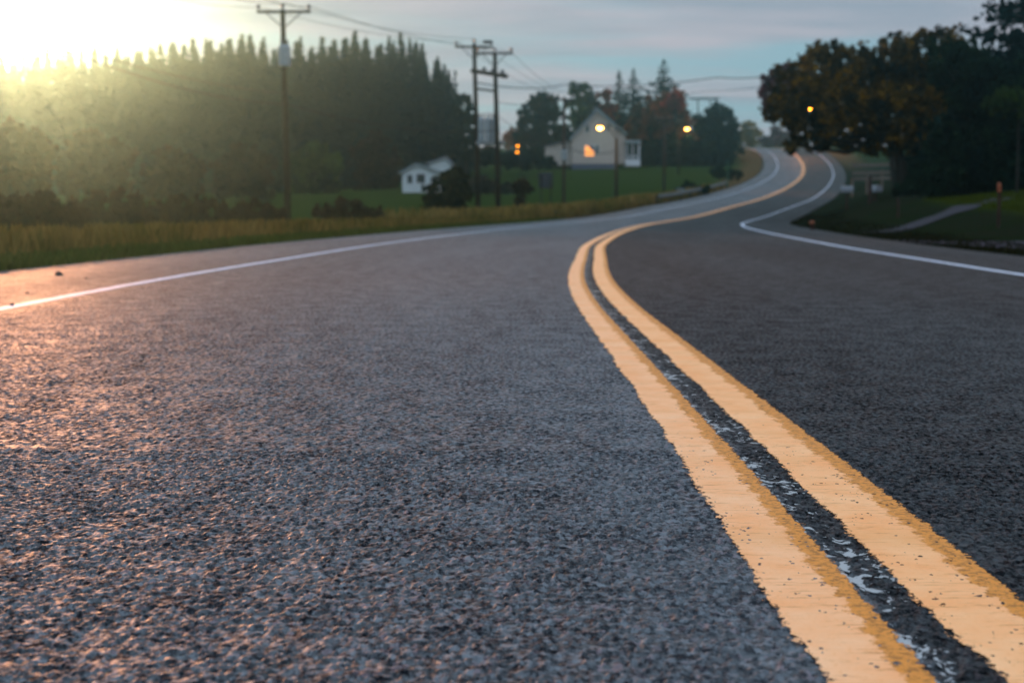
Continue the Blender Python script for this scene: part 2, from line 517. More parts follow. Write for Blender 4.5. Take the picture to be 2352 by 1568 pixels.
class MB:
    def __init__(s):
        s.v, s.f = [], []

    def quad(s, a, b, c, d):
        n = len(s.v)
        s.v += [tuple(a), tuple(b), tuple(c), tuple(d)]
        s.f.append((n, n + 1, n + 2, n + 3))

    def box(s, c, size, rot=None, taper=1.0):
        n = len(s.v)
        cx, cy, cz = c
        for dz in (-.5, .5):
            k = taper if dz > 0 else 1.0
            for dx, dy in ((-.5, -.5), (.5, -.5), (.5, .5), (-.5, .5)):
                p = Vector((dx * size[0] * k, dy * size[1] * k, dz * size[2]))
                if rot is not None:
                    p = rot @ p
                s.v.append((p.x + cx, p.y + cy, p.z + cz))
        for q in ((0, 3, 2, 1), (4, 5, 6, 7), (0, 1, 5, 4), (1, 2, 6, 5), (2, 3, 7, 6), (3, 0, 4, 7)):
            s.f.append(tuple(n + i for i in q))
        return s

    def beam(s, a, b, w, h):
        a, b = Vector(a), Vector(b)
        d = b - a
        rot = d.to_track_quat('X', 'Z').to_matrix()
        return s.box(tuple((a + b) / 2), (d.length, w, h), rot)

    def tube(s, pts, rad, seg=8, cap=True):
        pts = [Vector(p) for p in pts]
        if isinstance(rad, (int, float)):
            rad = [rad] * len(pts)
        n0 = len(s.v)
        for i, p in enumerate(pts):
            d = (pts[min(i + 1, len(pts) - 1)] - pts[max(i - 1, 0)]).normalized()
            a = Vector((1, 0, 0)) if abs(d.x) < 0.8 else Vector((0, 1, 0))
            u = d.cross(a).normalized()
            w = d.cross(u)
            for k in range(seg):
                th = 2 * math.pi * k / seg
                q = p + (u * math.cos(th) + w * math.sin(th)) * rad[i]
                s.v.append(tuple(q))
        for i in range(len(pts) - 1):
            for k in range(seg):
                a, b = n0 + i * seg + k, n0 + i * seg + (k + 1) % seg
                s.f.append((a, b, b + seg, a + seg))
        if cap:
            s.f.append(tuple(n0 + k for k in reversed(range(seg))))
            e = n0 + (len(pts) - 1) * seg
            s.f.append(tuple(e + k for k in range(seg)))
        return s

    def prism(s, poly, y0, y1):
        """polygon in x,z extruded along y"""
        n = len(s.v)
        k = len(poly)
        s.v += [(x, y0, z) for x, z in poly] + [(x, y1, z) for x, z in poly]
        s.f.append(tuple(n + i for i in range(k)))
        s.f.append(tuple(n + k + i for i in reversed(range(k))))
        for i in range(k):
            j = (i + 1) % k
            s.f.append((n + i, n + k + i, n + k + j, n + j))
        return s

    def build(s, name, mat, parent=None, smooth=False):
        me = bpy.data.meshes.new(name)
        me.from_pydata(s.v, [], s.f)
        me.validate()
        me.update()
        me.materials.append(mat)
        if smooth:
            me.polygons.foreach_set('use_smooth', [True] * len(me.polygons))
        o = bpy.data.objects.new(name, me)
        COL.objects.link(o)
        if parent is not None:
            o.parent = parent
        return o


def quads_mesh(name, V, mat, parent=None):
    """V: (n,4,3) array of separate quads"""
    n = len(V)
    me = bpy.data.meshes.new(name)
    me.vertices.add(n * 4)
    me.vertices.foreach_set('co', V.astype(np.float32).ravel())
    me.loops.add(n * 4)
    me.loops.foreach_set('vertex_index', np.arange(n * 4, dtype=np.int32))
    me.polygons.add(n)
    me.polygons.foreach_set('loop_start', np.arange(0, n * 4, 4, dtype=np.int32))
    me.update(calc_edges=True)
    me.materials.append(mat)
    o = bpy.data.objects.new(name, me)
    COL.objects.link(o)
    if parent is not None:
        o.parent = parent
    return o


def copy_tree(o, parent=None):
    c = o.copy()
    COL.objects.link(c)
    if parent is not None:
        c.parent = parent
    for ch in list(o.children):
        copy_tree(ch, c)
    return c


def sstep(a, b, x):
    t = np.clip((x - a) / (b - a), 0, 1)
    return t * t * (3 - 2 * t)


# ------------------------------------------------------------------ road course
CP = np.array([  # Y, X, Z of the centre line
    (-14, .70, 0), (-6, .60, 0), (0, .58, 0), (3, .60, 0), (6, .60, 0), (9, .60, 0), (12.3, .68, 0), (16.3, .90, 0), (24.5, 1.45, 0), (39, 3.02, 0),
    (56, 5.35, 0.0), (65, 7.1, .04), (76, 9.8, .20), (90, 13.6, .66), (115, 20.3, 1.5), (145, 27.9, 2.75), (170, 34.0, 4.05),
    (190, 38.6, 5.3), (215, 43.6, 7.3), (238, 47.0, 9.6), (256, 48.4, 11.2), (270, 47.0, 12.0), (281, 42.0, 12.4), (287, 34.0, 12.5), (290, 22, 12.2), (291, 5, 11.5), (290, -20, 10.5)], dtype=float)


def catmull(P, step=0.5):
    out = []
    n = len(P)
    for i in range(n - 1):
        p0 = P[max(i - 1, 0)]
        p1, p2 = P[i], P[i + 1]
        p3 = P[min(i + 2, n - 1)]
        L = np.linalg.norm(p2 - p1)
        k = max(2, int(L / step))
        # centripetal-like tangents scaled by the spans
        d01 = max(np.linalg.norm(p1 - p0), 1e-6) if i > 0 else L
        d23 = max(np.linalg.norm(p3 - p2), 1e-6) if i < n - 2 else L
        m1 = (p2 - p0) / (d01 + L) * L if i > 0 else (p2 - p1)
        m2 = (p3 - p1) / (L + d23) * L if i < n - 2 else (p2 - p1)
        for j in range(k):
            t = j / k
            h = (2 * t**3 - 3 * t**2 + 1, t**3 - 2 * t**2 + t, -2 * t**3 + 3 * t**2, t**3 - t**2)
            out.append(h[0] * p1 + h[1] * m1 + h[2] * p2 + h[3] * m2)
    out.append(P[-1])
    return np.array(out)


RC = catmull(CP)                     # columns Y, X, Z
CX, CY, CZ = RC[:, 1], RC[:, 0], RC[:, 2]
tx, ty = np.gradient(CX), np.gradient(CY)
ln = np.hypot(tx, ty)
tx, ty = tx / ln, ty / ln
for _ in range(6):
    kx = np.convolve(np.pad(tx, 3, 'edge'), np.ones(7) / 7, 'valid')
    ky = np.convolve(np.pad(ty, 3, 'edge'), np.ones(7) / 7, 'valid')
    l2 = np.hypot(kx, ky)
    tx, ty = kx / l2, ky / l2
NX, NY = ty, -tx                     # to the right of travel
S = np.concatenate([[0], np.cumsum(np.hypot(np.diff(CX), np.diff(CY)))])
LANE_L, LANE_R = 3.68, 3.95
SH_L, SH_R = 2.0, 1.55


def strip(name, offs, zoff, mat, i0=0, i1=None, u0=0.0, skirt=False, gap=None, shift=None):
    i1 = len(CX) if i1 is None else i1
    idx = np.arange(i0, i1)
    k = len(offs)
    V = []
    for i in idx:
        sh = shift(CY[i]) if shift else 0.0
        for j, o in enumerate(offs):
            z = CZ[i] + zoff * (1 + min(4.0, S[i] / 25.0))
            if skirt and j in (0, k - 1):
                z -= 0.35
            V.append((CX[i] + NX[i] * (o + sh), CY[i] + NY[i] * (o + sh), z))
    Fc = []
    for a in range(len(idx) - 1):
        for j in range(k - 1):
            if gap and gap(int(idx[a]), (offs[j] + offs[j + 1]) / 2):
                continue
            Fc.append((a * k + j, a * k + j + 1, (a + 1) * k + j + 1, (a + 1) * k + j))
    me = bpy.data.meshes.new(name)
    me.from_pydata(V, [], Fc)
    uvl = me.uv_layers.new(name="UVMap")
    vi = np.empty(len(me.loops), dtype=np.int32)
    me.loops.foreach_get('vertex_index', vi)
    U = np.tile(np.array(offs) - u0, len(idx))
    VV = np.repeat(S[idx], k)
    uvl.data.foreach_set('uv', np.stack([U[vi], VV[vi]], 1).ravel())
    me.materials.append(mat)
    me.update()
    o = bpy.data.objects.new(name, me)
    COL.objects.link(o)
    tag(o, kind='structure')
    return o


def stone_height(U, V, cell=.0074, seed=5):
    """a worn chip-seal surface: rounded stones of uneven height with gaps between them"""
    gx, gy = U / cell, V / cell
    ix, iy = np.floor(gx).astype(np.int64), np.floor(gy).astype(np.int64)

    def hsh(a, b, k):
        h = (a * 73856093) ^ (b * 19349663) ^ (k * 83492791 + seed * 2654435)
        h = (h ^ (h >> 13)) * 1274126177 & 0x7fffffff
        h = (h ^ (h >> 15)) * 668265263 & 0x7fffffff
        return (h & 0xffff) / 65535.0
    best = np.zeros(U.shape)
    for dx in (-1, 0, 1):
        for dy in (-1, 0, 1):
            a, b = ix + dx, iy + dy
            px, py = a + .1 + .8 * hsh(a, b, 1), b + .1 + .8 * hsh(a, b, 2)
            rad = .42 + .48 * hsh(a, b, 3)
            hh = .25 + .75 * hsh(a, b, 4) ** .7
            q = 1 - ((gx - px) ** 2 + (gy - py) ** 2) / rad ** 2
            dome = np.minimum(1.0, np.maximum(q, 0) ** .5 * 1.15)
            best = np.maximum(best, hh * dome)

    def vn(x, y, k):
        i, j = np.floor(x).astype(np.int64), np.floor(y).astype(np.int64)
        fx, fy = x - i, y - j
        fx, fy = fx * fx * (3 - 2 * fx), fy * fy * (3 - 2 * fy)
        return (hsh(i, j, k) * (1 - fx) + hsh(i + 1, j, k) * fx) * (1 - fy) + (hsh(i, j + 1, k) * (1 - fx) + hsh(i + 1, j + 1, k) * fx) * fy
    low = vn(U / .035, V / .035, 7) * .6 + vn(U / .011, V / .011, 8) * .4
    best *= .55 + .75 * sstep(.25, .6, low)
    return best


def stone_patch(u0, u1, ia, ib, du, dv, fade=None):
    nu = int((u1 - u0) / du) + 1
    nv = int((S[ib] - S[ia]) / dv) + 1
    u = np.linspace(u0, u1, nu)
    sv = np.linspace(S[ia], S[ib], nv)
    U, V = np.meshgrid(u, sv)
    H = stone_height(U, V / 1.5)
    e = np.minimum(U - u0, u1 - U)
    H = (H * .0050 - .0038) * sstep(0, .02, e)
    H = H * np.interp(V, [S[iB], S[iC] - .4], [1.0, 0.0])
    ip = lambda A: np.interp(V.ravel(), S, A).reshape(V.shape)
    X, Y = ip(CX + 0) + ip(NX) * U, ip(CY + 0) + ip(NY) * U
    P = np.stack([X, Y, ip(CZ) + H], 2).reshape(-1, 3)
    i = (np.arange(nv - 1)[:, None] * nu + np.arange(nu - 1)[None, :]).ravel()
    Fc = np.stack([i, i + 1, i + nu + 1, i + nu], 1).astype(np.int32)
    me = bpy.data.meshes.new("road_surface")
    me.vertices.add(len(P))
    me.vertices.foreach_set('co', P.astype(np.float32).ravel())
    me.loops.add(len(Fc) * 4)
    me.loops.foreach_set('vertex_index', Fc.ravel())
    me.polygons.add(len(Fc))
    me.polygons.foreach_set('loop_start', np.arange(0, len(Fc) * 4, 4, dtype=np.int32))
    me.update(calc_edges=True)
    uvl = me.uv_layers.new(name="UVMap")
    f = Fc.ravel()
    uvl.data.foreach_set('uv', np.stack([U.ravel()[f], V.ravel()[f]], 1).astype(np.float32).ravel())
    me.polygons.foreach_set('use_smooth', [True] * len(me.polygons))
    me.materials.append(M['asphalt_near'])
    o = bpy.data.objects.new("road_surface", me)
    COL.objects.link(o)
    tag(o, kind='structure')


iA, iB, iC = (int(np.argmin(abs(CY - q))) for q in (1.35, 3.7, 12.5))
UA, UB = (-2.1, 1.05), (-3.45, 2.6)


def near_gap(i, u):
    return (iA <= i < iB and UA[0] < u < UA[1]) or (iB <= i < iC and UB[0] < u < UB[1])


L_, R_ = -(LANE_L + SH_L), (LANE_R + SH_R)
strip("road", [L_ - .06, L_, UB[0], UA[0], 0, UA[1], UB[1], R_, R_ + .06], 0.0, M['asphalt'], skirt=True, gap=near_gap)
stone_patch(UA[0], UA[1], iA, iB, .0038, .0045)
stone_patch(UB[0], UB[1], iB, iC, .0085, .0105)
cl, cr = -0.125, 0.110
strip("centre_line", [cl - .11, cl, cl + .11], 0.0012, M['yellow_left'], u0=cl)
strip("centre_line", [cr - .12, cr, cr + .12], 0.0012, M['yellow_right'], u0=cr)
strip("old_paint_traces", [-0.068, 0.0, 0.045], 0.0003, M['residue'], i0=0, i1=160, u0=0.0)
strip("edge_line", [-LANE_L - .10, -LANE_L, -LANE_L + .10], 0.0012, M['white_paint'], u0=-LANE_L)
strip("edge_line", [LANE_R - .10, LANE_R, LANE_R + .10], 0.0012, M['white_paint'], u0=LANE_R, shift=lambda y: -.33 * float(sstep(22, 50, y)) * (1 - float(sstep(70, 110, y))))

# ------------------------------------------------------------------ terrain
ZL = np.array([(-60, -.1), (10, -.12), (60, -.25), (90, -.15), (110, .15), (125, .55), (140, 1.3), (165, 3.1), (185, 4.9), (200, 6.2), (215, 7.0), (235, 7.9), (262, 10.8), (285, 12.2), (330, 13.0), (600, 15)])
ZLL = np.array([(-60, -.1), (10, -.12), (60, -.3), (100, -.1), (125, .9), (150, 2.0), (200, 2.6), (300, 5.0), (600, 12)])
ZR = np.array([(-60, -.15), (10, -.15), (30, -.12), (38, .05), (50, .30), (65, .5), (80, .7), (115, 1.45), (150, 2.9), (190, 5.2), (230, 8.7), (260, 11.2), (290, 12.6), (330, 13.4), (600, 15)])
sel = np.arange(0, len(CX), 2)
PXY = np.stack([CX[sel], CY[sel]], 1)


def terrain(X, Y):
    X, Y = np.asarray(X, float), np.asarray(Y, float)
    shp = X.shape
    x, y = X.ravel(), Y.ravel()
    best = np.full(len(x), 1e9)
    bi = np.zeros(len(x), int)
    for c in range(0, len(x), 20000):
        dx = x[c:c + 20000, None] - PXY[None, :, 0]
        dy = y[c:c + 20000, None] - PXY[None, :, 1]
        d2 = dx * dx + dy * dy
        k = d2.argmin(1)
        bi[c:c + 20000] = k
        best[c:c + 20000] = np.sqrt(d2[np.arange(len(k)), k])
    gi = sel[bi]
    side = (x - CX[gi]) * NX[gi] + (y - CY[gi]) * NY[gi]
    side_s = np.sign(side)
    rz = CZ[gi]
    zl = np.interp(y, ZL[:, 0], ZL[:, 1])
    zll = np.interp(y, ZLL[:, 0], ZLL[:, 1])
    w = sstep(-5, -28, x) if False else 1 - sstep(-30, -6, x)
    z_left = zl * (1 - w) + zll * w
    zr = np.interp(y, ZR[:, 0], ZR[:, 1])
    gr = np.interp(y, [0, 28, 36, 60, 100, 200], [0, 0, .085, .07, .05, .02])
    z_right = zr + gr * np.clip(x - 9, 0, 25)
    tz = np.where(side_s < 0, z_left, z_right)
    edge = np.where(side_s < 0, -L_, R_)
    dd = best - edge
    b = sstep(0.3, 5.0, dd)
    bump = 0.05 * np.sin(x * .9 + 1.3 * np.sin(y * .4)) * np.cos(y * .7) * sstep(.5, 3, dd)
    bump2 = 0.35 * np.sin(x * .05 + 2) * np.cos(y * .043) * sstep(10, 40, dd)
    z = np.where(dd < 0.3, rz - 0.05, (rz - 0.05) * (1 - b) + tz * b + bump + bump2)
    return z.reshape(shp), dd.reshape(shp), side_s.reshape(shp)


def gz(x, y):
    return float(terrain(np.array([x]), np.array([y]))[0][0])


def build_ground():
    def axis(a, b, lo, hi, step):
        mid = np.arange(a, b + .01, step)
        out = [mid]
        left, right = [], []
        p, s = a, step
        while p > lo:
            s *= 1.22
            p -= s
            left.append(max(p, lo))
        p, s = b, step
        while p < hi:
            s *= 1.22
            p += s
            right.append(min(p, hi))
        return np.array(left[::-1] + list(mid) + right)
    xs = axis(-30, 70, -560, 560, 0.8)
    ys = axis(0, 300, -60, 620, 0.9)
    X, Y = np.meshgrid(xs, ys)
    Z, D, Sd = terrain(X, Y)
    nx, ny = len(xs), len(ys)
    V = np.stack([X, Y, Z], 2).reshape(-1, 3)
    i = (np.arange(ny - 1)[:, None] * nx + np.arange(nx - 1)[None, :]).ravel()
    Fc = np.stack([i, i + 1, i + nx + 1, i + nx], 1)
    me = bpy.data.meshes.new("ground")
    me.vertices.add(len(V))
    me.vertices.foreach_set('co', V.ravel())
    me.loops.add(len(Fc) * 4)
    me.loops.foreach_set('vertex_index', Fc.ravel().astype(np.int32))
    me.polygons.add(len(Fc))
    me.polygons.foreach_set('loop_start', np.arange(0, len(Fc) * 4, 4, dtype=np.int32))
    me.update(calc_edges=True)
    me.polygons.foreach_set('use_smooth', [True] * len(me.polygons))
    a = me.attributes.new("road_dist", 'FLOAT', 'POINT')
    a.data.foreach_set('value', np.clip(D, 0, 100).ravel().astype(np.float32))
    lw = ((Sd > 0) * sstep(4.5, 6.5, D) * sstep(29, 32, Y) * (1 - sstep(52, 60, Y)))
    a = me.attributes.new("lawn", 'FLOAT', 'POINT')
    a.data.foreach_set('value', lw.ravel().astype(np.float32))
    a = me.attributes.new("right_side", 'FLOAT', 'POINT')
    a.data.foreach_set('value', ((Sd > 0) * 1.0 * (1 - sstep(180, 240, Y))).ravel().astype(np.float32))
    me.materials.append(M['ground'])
    o = bpy.data.objects.new("ground", me)
    COL.objects.link(o)
    tag(o, kind='structure')


build_ground()


def drape(name, pts, w, mat, zoff=0.03):
    """a sheet draped along a polyline of x,y"""
    P = catmull(np.array([(p[0], p[1], w if len(p) < 3 else p[2]) for p in pts], float), 0.6)
    T = np.gradient(P[:, :2], axis=0)
    T /= np.linalg.norm(T, axis=1)[:, None]
    Nn = np.stack([T[:, 1], -T[:, 0]], 1)
    offs = np.linspace(-.5, .5, 7)
    A = P[:, None, :2] + Nn[:, None, :] * (offs[None, :, None] * P[:, None, 2:3])
    Z, _, _ = terrain(A[..., 0], A[..., 1])
    V = np.concatenate([A, (Z + zoff)[..., None]], 2).reshape(-1, 3)
    k = len(offs)
    Fc = [(a * k + j, a * k + j + 1, (a + 1) * k + j + 1, (a + 1) * k + j) for a in range(len(P) - 1) for j in range(k - 1)]
    me = bpy.data.meshes.new(name)
    me.from_pydata(V.tolist(), [], Fc)
    me.materials.append(mat)
    o = bpy.data.objects.new(name, me)
    COL.objects.link(o)
    tag(o, kind='structure')


drape("driveway", [(7.9, 24.5, 9), (10.5, 25, 5.5), (14, 27, 4.5), (19, 29, 4.5), (30, 32, 5)], 5, M['gravel'])
drape("path", [(9.4, 37.5, 1.2), (11.2, 40, 1.1), (13.5, 44, 1.0), (16.5, 49, 1.0), (22, 55, 1.0)], 1.1, M['path'])

# ------------------------------------------------------------------ vegetation
rng = np.random.default_rng(7)


def leaf_quads(C, size, rng, flat=0.0, aspect=1.0):
    """random quads round centres C (n,3)"""
    n = len(C)
    a = rng.normal(size=(n, 3))
    a[:, 2] *= (1 - flat)
    a /= np.linalg.norm(a, axis=1)[:, None]
    b = rng.normal(size=(n, 3))
    b -= (b * a).sum(1)[:, None] * a
    b /= np.linalg.norm(b, axis=1)[:, None]
    s = (size * rng.uniform(.55, 1.35, n))[:, None]
    a, b = a * s * aspect, b * s
    j = lambda: rng.uniform(.6, 1.1, (n, 1))
    return np.stack([C - a * j() - b * .3, C - b * j() * .9, C + a * j() + b * .2, C + b * j()], 1)


def conifer_mesh(h, r, seed, mat, dens=1.0, leaf=.30, gap=0.0):
    rg = np.random.default_rng(seed)
    pts = []
    z = h * 0.05
    while z < h * 0.985:
        t = z / h
        rad = r * (1 - t) ** 0.95 * rg.uniform(.78, 1.12)
        rad *= min(1.0, 0.55 + t * 5)
        nb = max(3, int((6 + 5 * (1 - t)) * dens))
        a0 = rg.uniform(0, 6.28)
        for k in range(nb):
            if rg.uniform() < gap:
                continue
            a = a0 + 6.283 * k / nb + rg.normal() * .25
            L = max(.12, rad * rg.uniform(.7, 1.18))
            m = max(2, int(L / (leaf * .8)))
            droop = rg.uniform(.12, .38)
            for j in range(m + 1):
                u = (j + rg.uniform(0, .6)) / (m + .3)
                rr = L * min(u, 1.05)
                zz = z - droop * rr * (1.1 - .45 * u) + .12 * L * u * u
                sp = .15 * L * (1 - abs(u - .5))
                for q in range(2 if u > .35 else 1):
                    pts.append((math.cos(a) * rr + rg.normal() * sp, math.sin(a) * rr + rg.normal() * sp, zz + rg.normal() * .08))
        z += (.42 + .35 * (1 - t)) * (leaf / .30) ** .5 / max(dens, .6) ** .5 * rg.uniform(.8, 1.2)
    for q in range(14):
        pts.append((rg.normal() * .05, rg.normal() * .05, h * rg.uniform(.93, .995)))
    C = np.array(pts)
    return leaf_quads(C, leaf * (1.1 - .68 * np.clip(C[:, 2] / h, 0, 1) ** 2), rg, flat=.35, aspect=1.25)


def make_conifer(name, h, r, seed, mat, bark, dens=1.0, leaf=.30, gap=0.0):
    root = empty(name, (0, 0, 0))
    t = MB()
    t.tube([(0, 0, -.4), (0.02, 0, h * .4), (0, .02, h * .95)], [h * .013 + .04, h * .008 + .03, .02], 6)
    t.build("trunk", bark, root)
    quads_mesh("crown", conifer_mesh(h, r, seed, mat, dens, leaf, gap), mat, root)
    return root


def blob_leaves(blobs, n, leaf, rg, shell=.55, hole=None):
    """leaves in irregular clumps inside ellipsoids (x,y,z,rx,ry,rz)"""
    B = np.array(blobs, float)
    vol = B[:, 3] * B[:, 4] * B[:, 5]
    area = vol ** .75
    pr = area / area.sum()
    out = []
    for b, p in zip(B, pr):
        m = max(12, int(n * p))
        nc = max(5, int(m / 26))
        d = rg.normal(size=(nc, 3))
        d /= np.linalg.norm(d, axis=1)[:, None]
        rr = shell + (1 - shell) * rg.uniform(0, 1, nc) ** .5
        rr *= rg.uniform(.78, 1.28, nc)
        cc = b[:3] + d * rr[:, None] * b[3:6]
        k = rg.integers(0, nc, m)
        cs = np.cbrt(b[3] * b[4] * b[5]) * .16
        out.append(cc[k] + rg.normal(size=(m, 3)) * cs * rg.uniform(.4, 1.0, (m, 1)))
    C = np.concatenate(out)
    if hole is not None:
        C = C[~hole(C)]
    return leaf_quads(C, leaf, rg, aspect=1.15)


def make_broadleaf(name, blobs, n, leaf, seed, mat, bark, trunk_r=.15, forks=None, hole=None, base=(0, 0)):
    """blobs relative to the base"""
    rg = np.random.default_rng(seed)
    root = empty(name, (0, 0, 0))
    B = np.array(blobs, float)
    zmin = max(.3, (B[:, 2] - B[:, 5]).min())
    top = (B[:, 2]).max()
    cx, cy = B[:, 0].mean(), B[:, 1].mean()
    t = MB()
    fk = Vector((cx * .18, cy * .18, zmin + .10 * (top - zmin) + .3))
    t.tube([(0, 0, -.4), (fk.x * .3, fk.y * .3, fk.z * .5), tuple(fk)], [trunk_r * 1.25, trunk_r, trunk_r * .85], 8)
    for b in B:
        e = Vector(b[:3])
        m1 = fk.lerp(e, .5) + Vector((rg.normal() * .15, rg.normal() * .15, -.12 * (e - fk).length + .1))
        t.tube([tuple(fk), tuple(m1), tuple(e)], [trunk_r * .55, trunk_r * .36, trunk_r * .14], 6)
        for q in range(4):
            dv = Vector(rg.normal(size=3)).normalized()
            e2 = e + Vector((dv.x * b[3], dv.y * b[4], abs(dv.z) * b[5])) * .8
            t.tube([tuple(m1.lerp(e, .7)), tuple(m1.lerp(e2, .7)), tuple(e2)], [trunk_r * .2, trunk_r * .12, trunk_r * .05], 4)
    t.build("trunk", bark, root)
    quads_mesh("crown", blob_leaves(blobs, n, leaf, rg, hole=hole), mat, root)
    return root


def ell(*b):
    return b


# --- spruce plantation behind the left-hand field
protos = []
for i, (h, r) in enumerate([(19.5, 3.6), (18.2, 4.0), (17.2, 3.3), (20.2, 3.7)]):
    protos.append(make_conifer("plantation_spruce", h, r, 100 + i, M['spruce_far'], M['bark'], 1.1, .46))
used = [False] * 4
G = "spruces of the dark plantation beyond the field"
k = 0
rr = random.Random(5)
rows = []
for row in range(5):
    Y0 = 186 + row * 5.0
    n_in = 42
    for j in range(n_in):
        px = -30 + (1030 + 30) * (j + rr.uniform(-.3, .3)) / (n_in - 1)
        if row and j % 2 == (row % 2) and row > 2:
            continue
        rows.append((px, Y0 + rr.uniform(-2, 2), row))
for px, Y, row in rows:
    v = rr.randrange(4)
    x = (px - 1176) / F * Y
    z = gz(x, Y)
    o = protos[v] if not used[v] else copy_tree(protos[v])
    used[v] = True
    hgt = [19.5, 18.2, 17.2, 20.2][v]
    # the tops as the picture has them
    topy = np.interp(px, [0, 250, 450, 560, 650, 830, 930, 1000, 1040], [128, 122, 108, 96, 108, 84, 92, 118, 175]) + rr.uniform(-20, 24) + (14 if row > 2 else 0)
    want = at(px, topy, Y).z - z
    s = want / hgt
    o.location = (x, Y, z)
    o.rotation_euler = (0, 0, rr.uniform(0, 6.28))
    o.scale = (max(.9, s) * rr.uniform(.9, 1.1), max(.9, s) * rr.uniform(.9, 1.1), s)
    lab = "dark spruce in the closed front row of the plantation" if row == 0 else "dark spruce inside the plantation, behind its front row"
    tag(o, lab, "spruce", G)
    k += 1


def cone_at(px, base_py, top_py, Y, rpx, seed, mat, label, group=None, name="spruce_tree", dens=1.0, leaf=.3, gap=0.0, cat="tree"):
    b = at(px, base_py, Y)
    z = gz(b.x, Y)
    h = at(px, top_py, Y).z - z
    r = rpx / F * Y
    o = make_conifer(name, h, r, seed, mat, M['bark'], dens, leaf, gap)
    o.location = (b.x, Y, z)
    tag(o, label, cat, group)
    return o


def tree_at(px, Y, blobs_px, n, leaf, seed, mat, label, cat="tree", name="broadleaf_tree", group=None, trunk_r=.18, bark=None, depth=.9, hole=None, base_py=None):
    """blobs_px: (px, py, rx_px, ry_px[, dy])"""
    x = (px - 1176) / F * Y
    z = gz(x, Y)
    bl = []
    rg = np.random.default_rng(seed + 1)
    for b in blobs_px:
        dy = b[4] if len(b) > 4 else rg.uniform(-.8, .8) * b[2] / F * Y * .6
        c = at(b[0], b[1], Y + dy)
        rx, rz_ = b[2] / F * Y, b[3] / F * Y
        bl.append((c.x - x, dy, c.z - z, rx, max(rx, rz_) * depth, rz_))
    hf = None
    if hole:
        hf = lambda C: hole(C + np.array([x, Y, z]))
    o = make_broadleaf(name, bl, n, leaf, seed, mat, bark or M['bark'], trunk_r, hole=hf)
    o.location = (x, Y, z)
    tag(o, label, cat, group)
    return o


# thinner trees at the plantation's right end
cone_at(1046, 400, 160, 192, 34, 31, M['spruce_far'], "slim sparse spruce at the plantation's right-hand end", dens=.8, leaf=.32, gap=.25)
tree_at(1072, 176, [(1066, 250, 20, 34), (1080, 300, 24, 34), (1060, 335, 26, 34), (1092, 350, 22, 26)], 2600, .30, 41, M['dgreen'],
        "loose dark leafy tree just left of the twin transformer poles")
# trees round the houses
tree_at(1240, 212, [(1255, 235, 34, 26), (1225, 270, 30, 34), (1262, 290, 40, 42), (1215, 320, 30, 40), (1245, 345, 55, 34), (1290, 330, 26, 40)], 7000, .33, 42, M['dgreen'],
        "wide dark green tree left of the cream house, ragged thin top")
tree_at(1165, 250, [(1160, 330, 14, 14), (1178, 318, 16, 20), (1196, 305, 14, 22)], 1500, .30, 43, M['orangeleaf'], "small rusty tree far behind, right of the twin poles")
tree_at(1328, 222, [(1322, 205, 16, 22), (1340, 222, 18, 26), (1325, 250, 22, 30), (1335, 290, 28, 36), (1325, 330, 28, 30)], 3600, .32, 32, M['lgreen'], "tall yellow-green tree above the cream house's left roof edge", name="tall_tree")
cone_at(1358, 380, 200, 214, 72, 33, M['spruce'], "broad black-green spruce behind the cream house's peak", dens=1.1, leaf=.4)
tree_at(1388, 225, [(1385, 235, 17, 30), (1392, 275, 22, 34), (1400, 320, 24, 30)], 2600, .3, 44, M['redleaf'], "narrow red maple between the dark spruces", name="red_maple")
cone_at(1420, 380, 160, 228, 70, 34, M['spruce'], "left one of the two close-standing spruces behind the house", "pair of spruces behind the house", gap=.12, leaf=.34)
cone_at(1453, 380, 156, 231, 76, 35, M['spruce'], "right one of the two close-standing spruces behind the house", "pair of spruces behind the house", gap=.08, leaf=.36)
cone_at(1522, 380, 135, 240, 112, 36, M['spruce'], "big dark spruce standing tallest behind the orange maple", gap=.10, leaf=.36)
tree_at(1520, 224, [(1545, 235, 26, 24), (1520, 262, 40, 30), (1480, 262, 34, 34), (1560, 275, 30, 34), (1500, 305, 52, 36), (1550, 320, 44, 36), (1470, 315, 34, 40)], 9500, .32, 45, M['orangeleaf'],
        "wide orange and red maple right of the cream house", name="orange_maple")
tree_at(1548, 219, [(1548, 228, 22, 14), (1556, 245, 20, 14), (1530, 240, 16, 12)], 1500, .28, 46, M['redleaf'], "bright red crown at the top of the orange maple", name="red_maple")
tree_at(1646, 236, [(1648, 262, 26, 24), (1625, 290, 28, 34), (1668, 290, 26, 36), (1646, 320, 48, 42), (1646, 350, 46, 24)], 9000, .32, 47, M['dgreen'],
        "dense rounded blue-black evergreen beside the far bend", name="round_evergreen")
tree_at(1722, 330, [(1718, 300, 18, 20), (1734, 318, 16, 20), (1712, 325, 16, 16)], 2200, .4, 48, M['yellowleaf'], "pale yellow tree beyond the crest of the road", name="yellow_tree")
tree_at(1785, 320, [(1760, 328, 14, 14), (1786, 318, 20, 22), (1812, 322, 20, 22)], 2200, .38, 49, M['maroon'], "low maroon tree beyond the crest of the road", name="maroon_tree")
# distant dark wood closing the horizon
far = []
rg = np.random.default_rng(77)
n = 14000
Y = rg.uniform(370, 400, n)
X = rg.uniform(-420, 420, n)
ht = 5.5 + 2.0 * np.sin(X * .11) + 1.6 * np.sin(X * .31 + 1) + rg.uniform(-1, 1, n)
Zb = 13.2 + rg.uniform(0, 1, n) ** .8 * ht
fw = quads_mesh("far_wood", leaf_quads(np.stack([X, Y, Zb], 1), .8, rg), M['dgreen'])
tag(fw, "low dark line of far-off wood closing the horizon", "wood", kind='stuff')


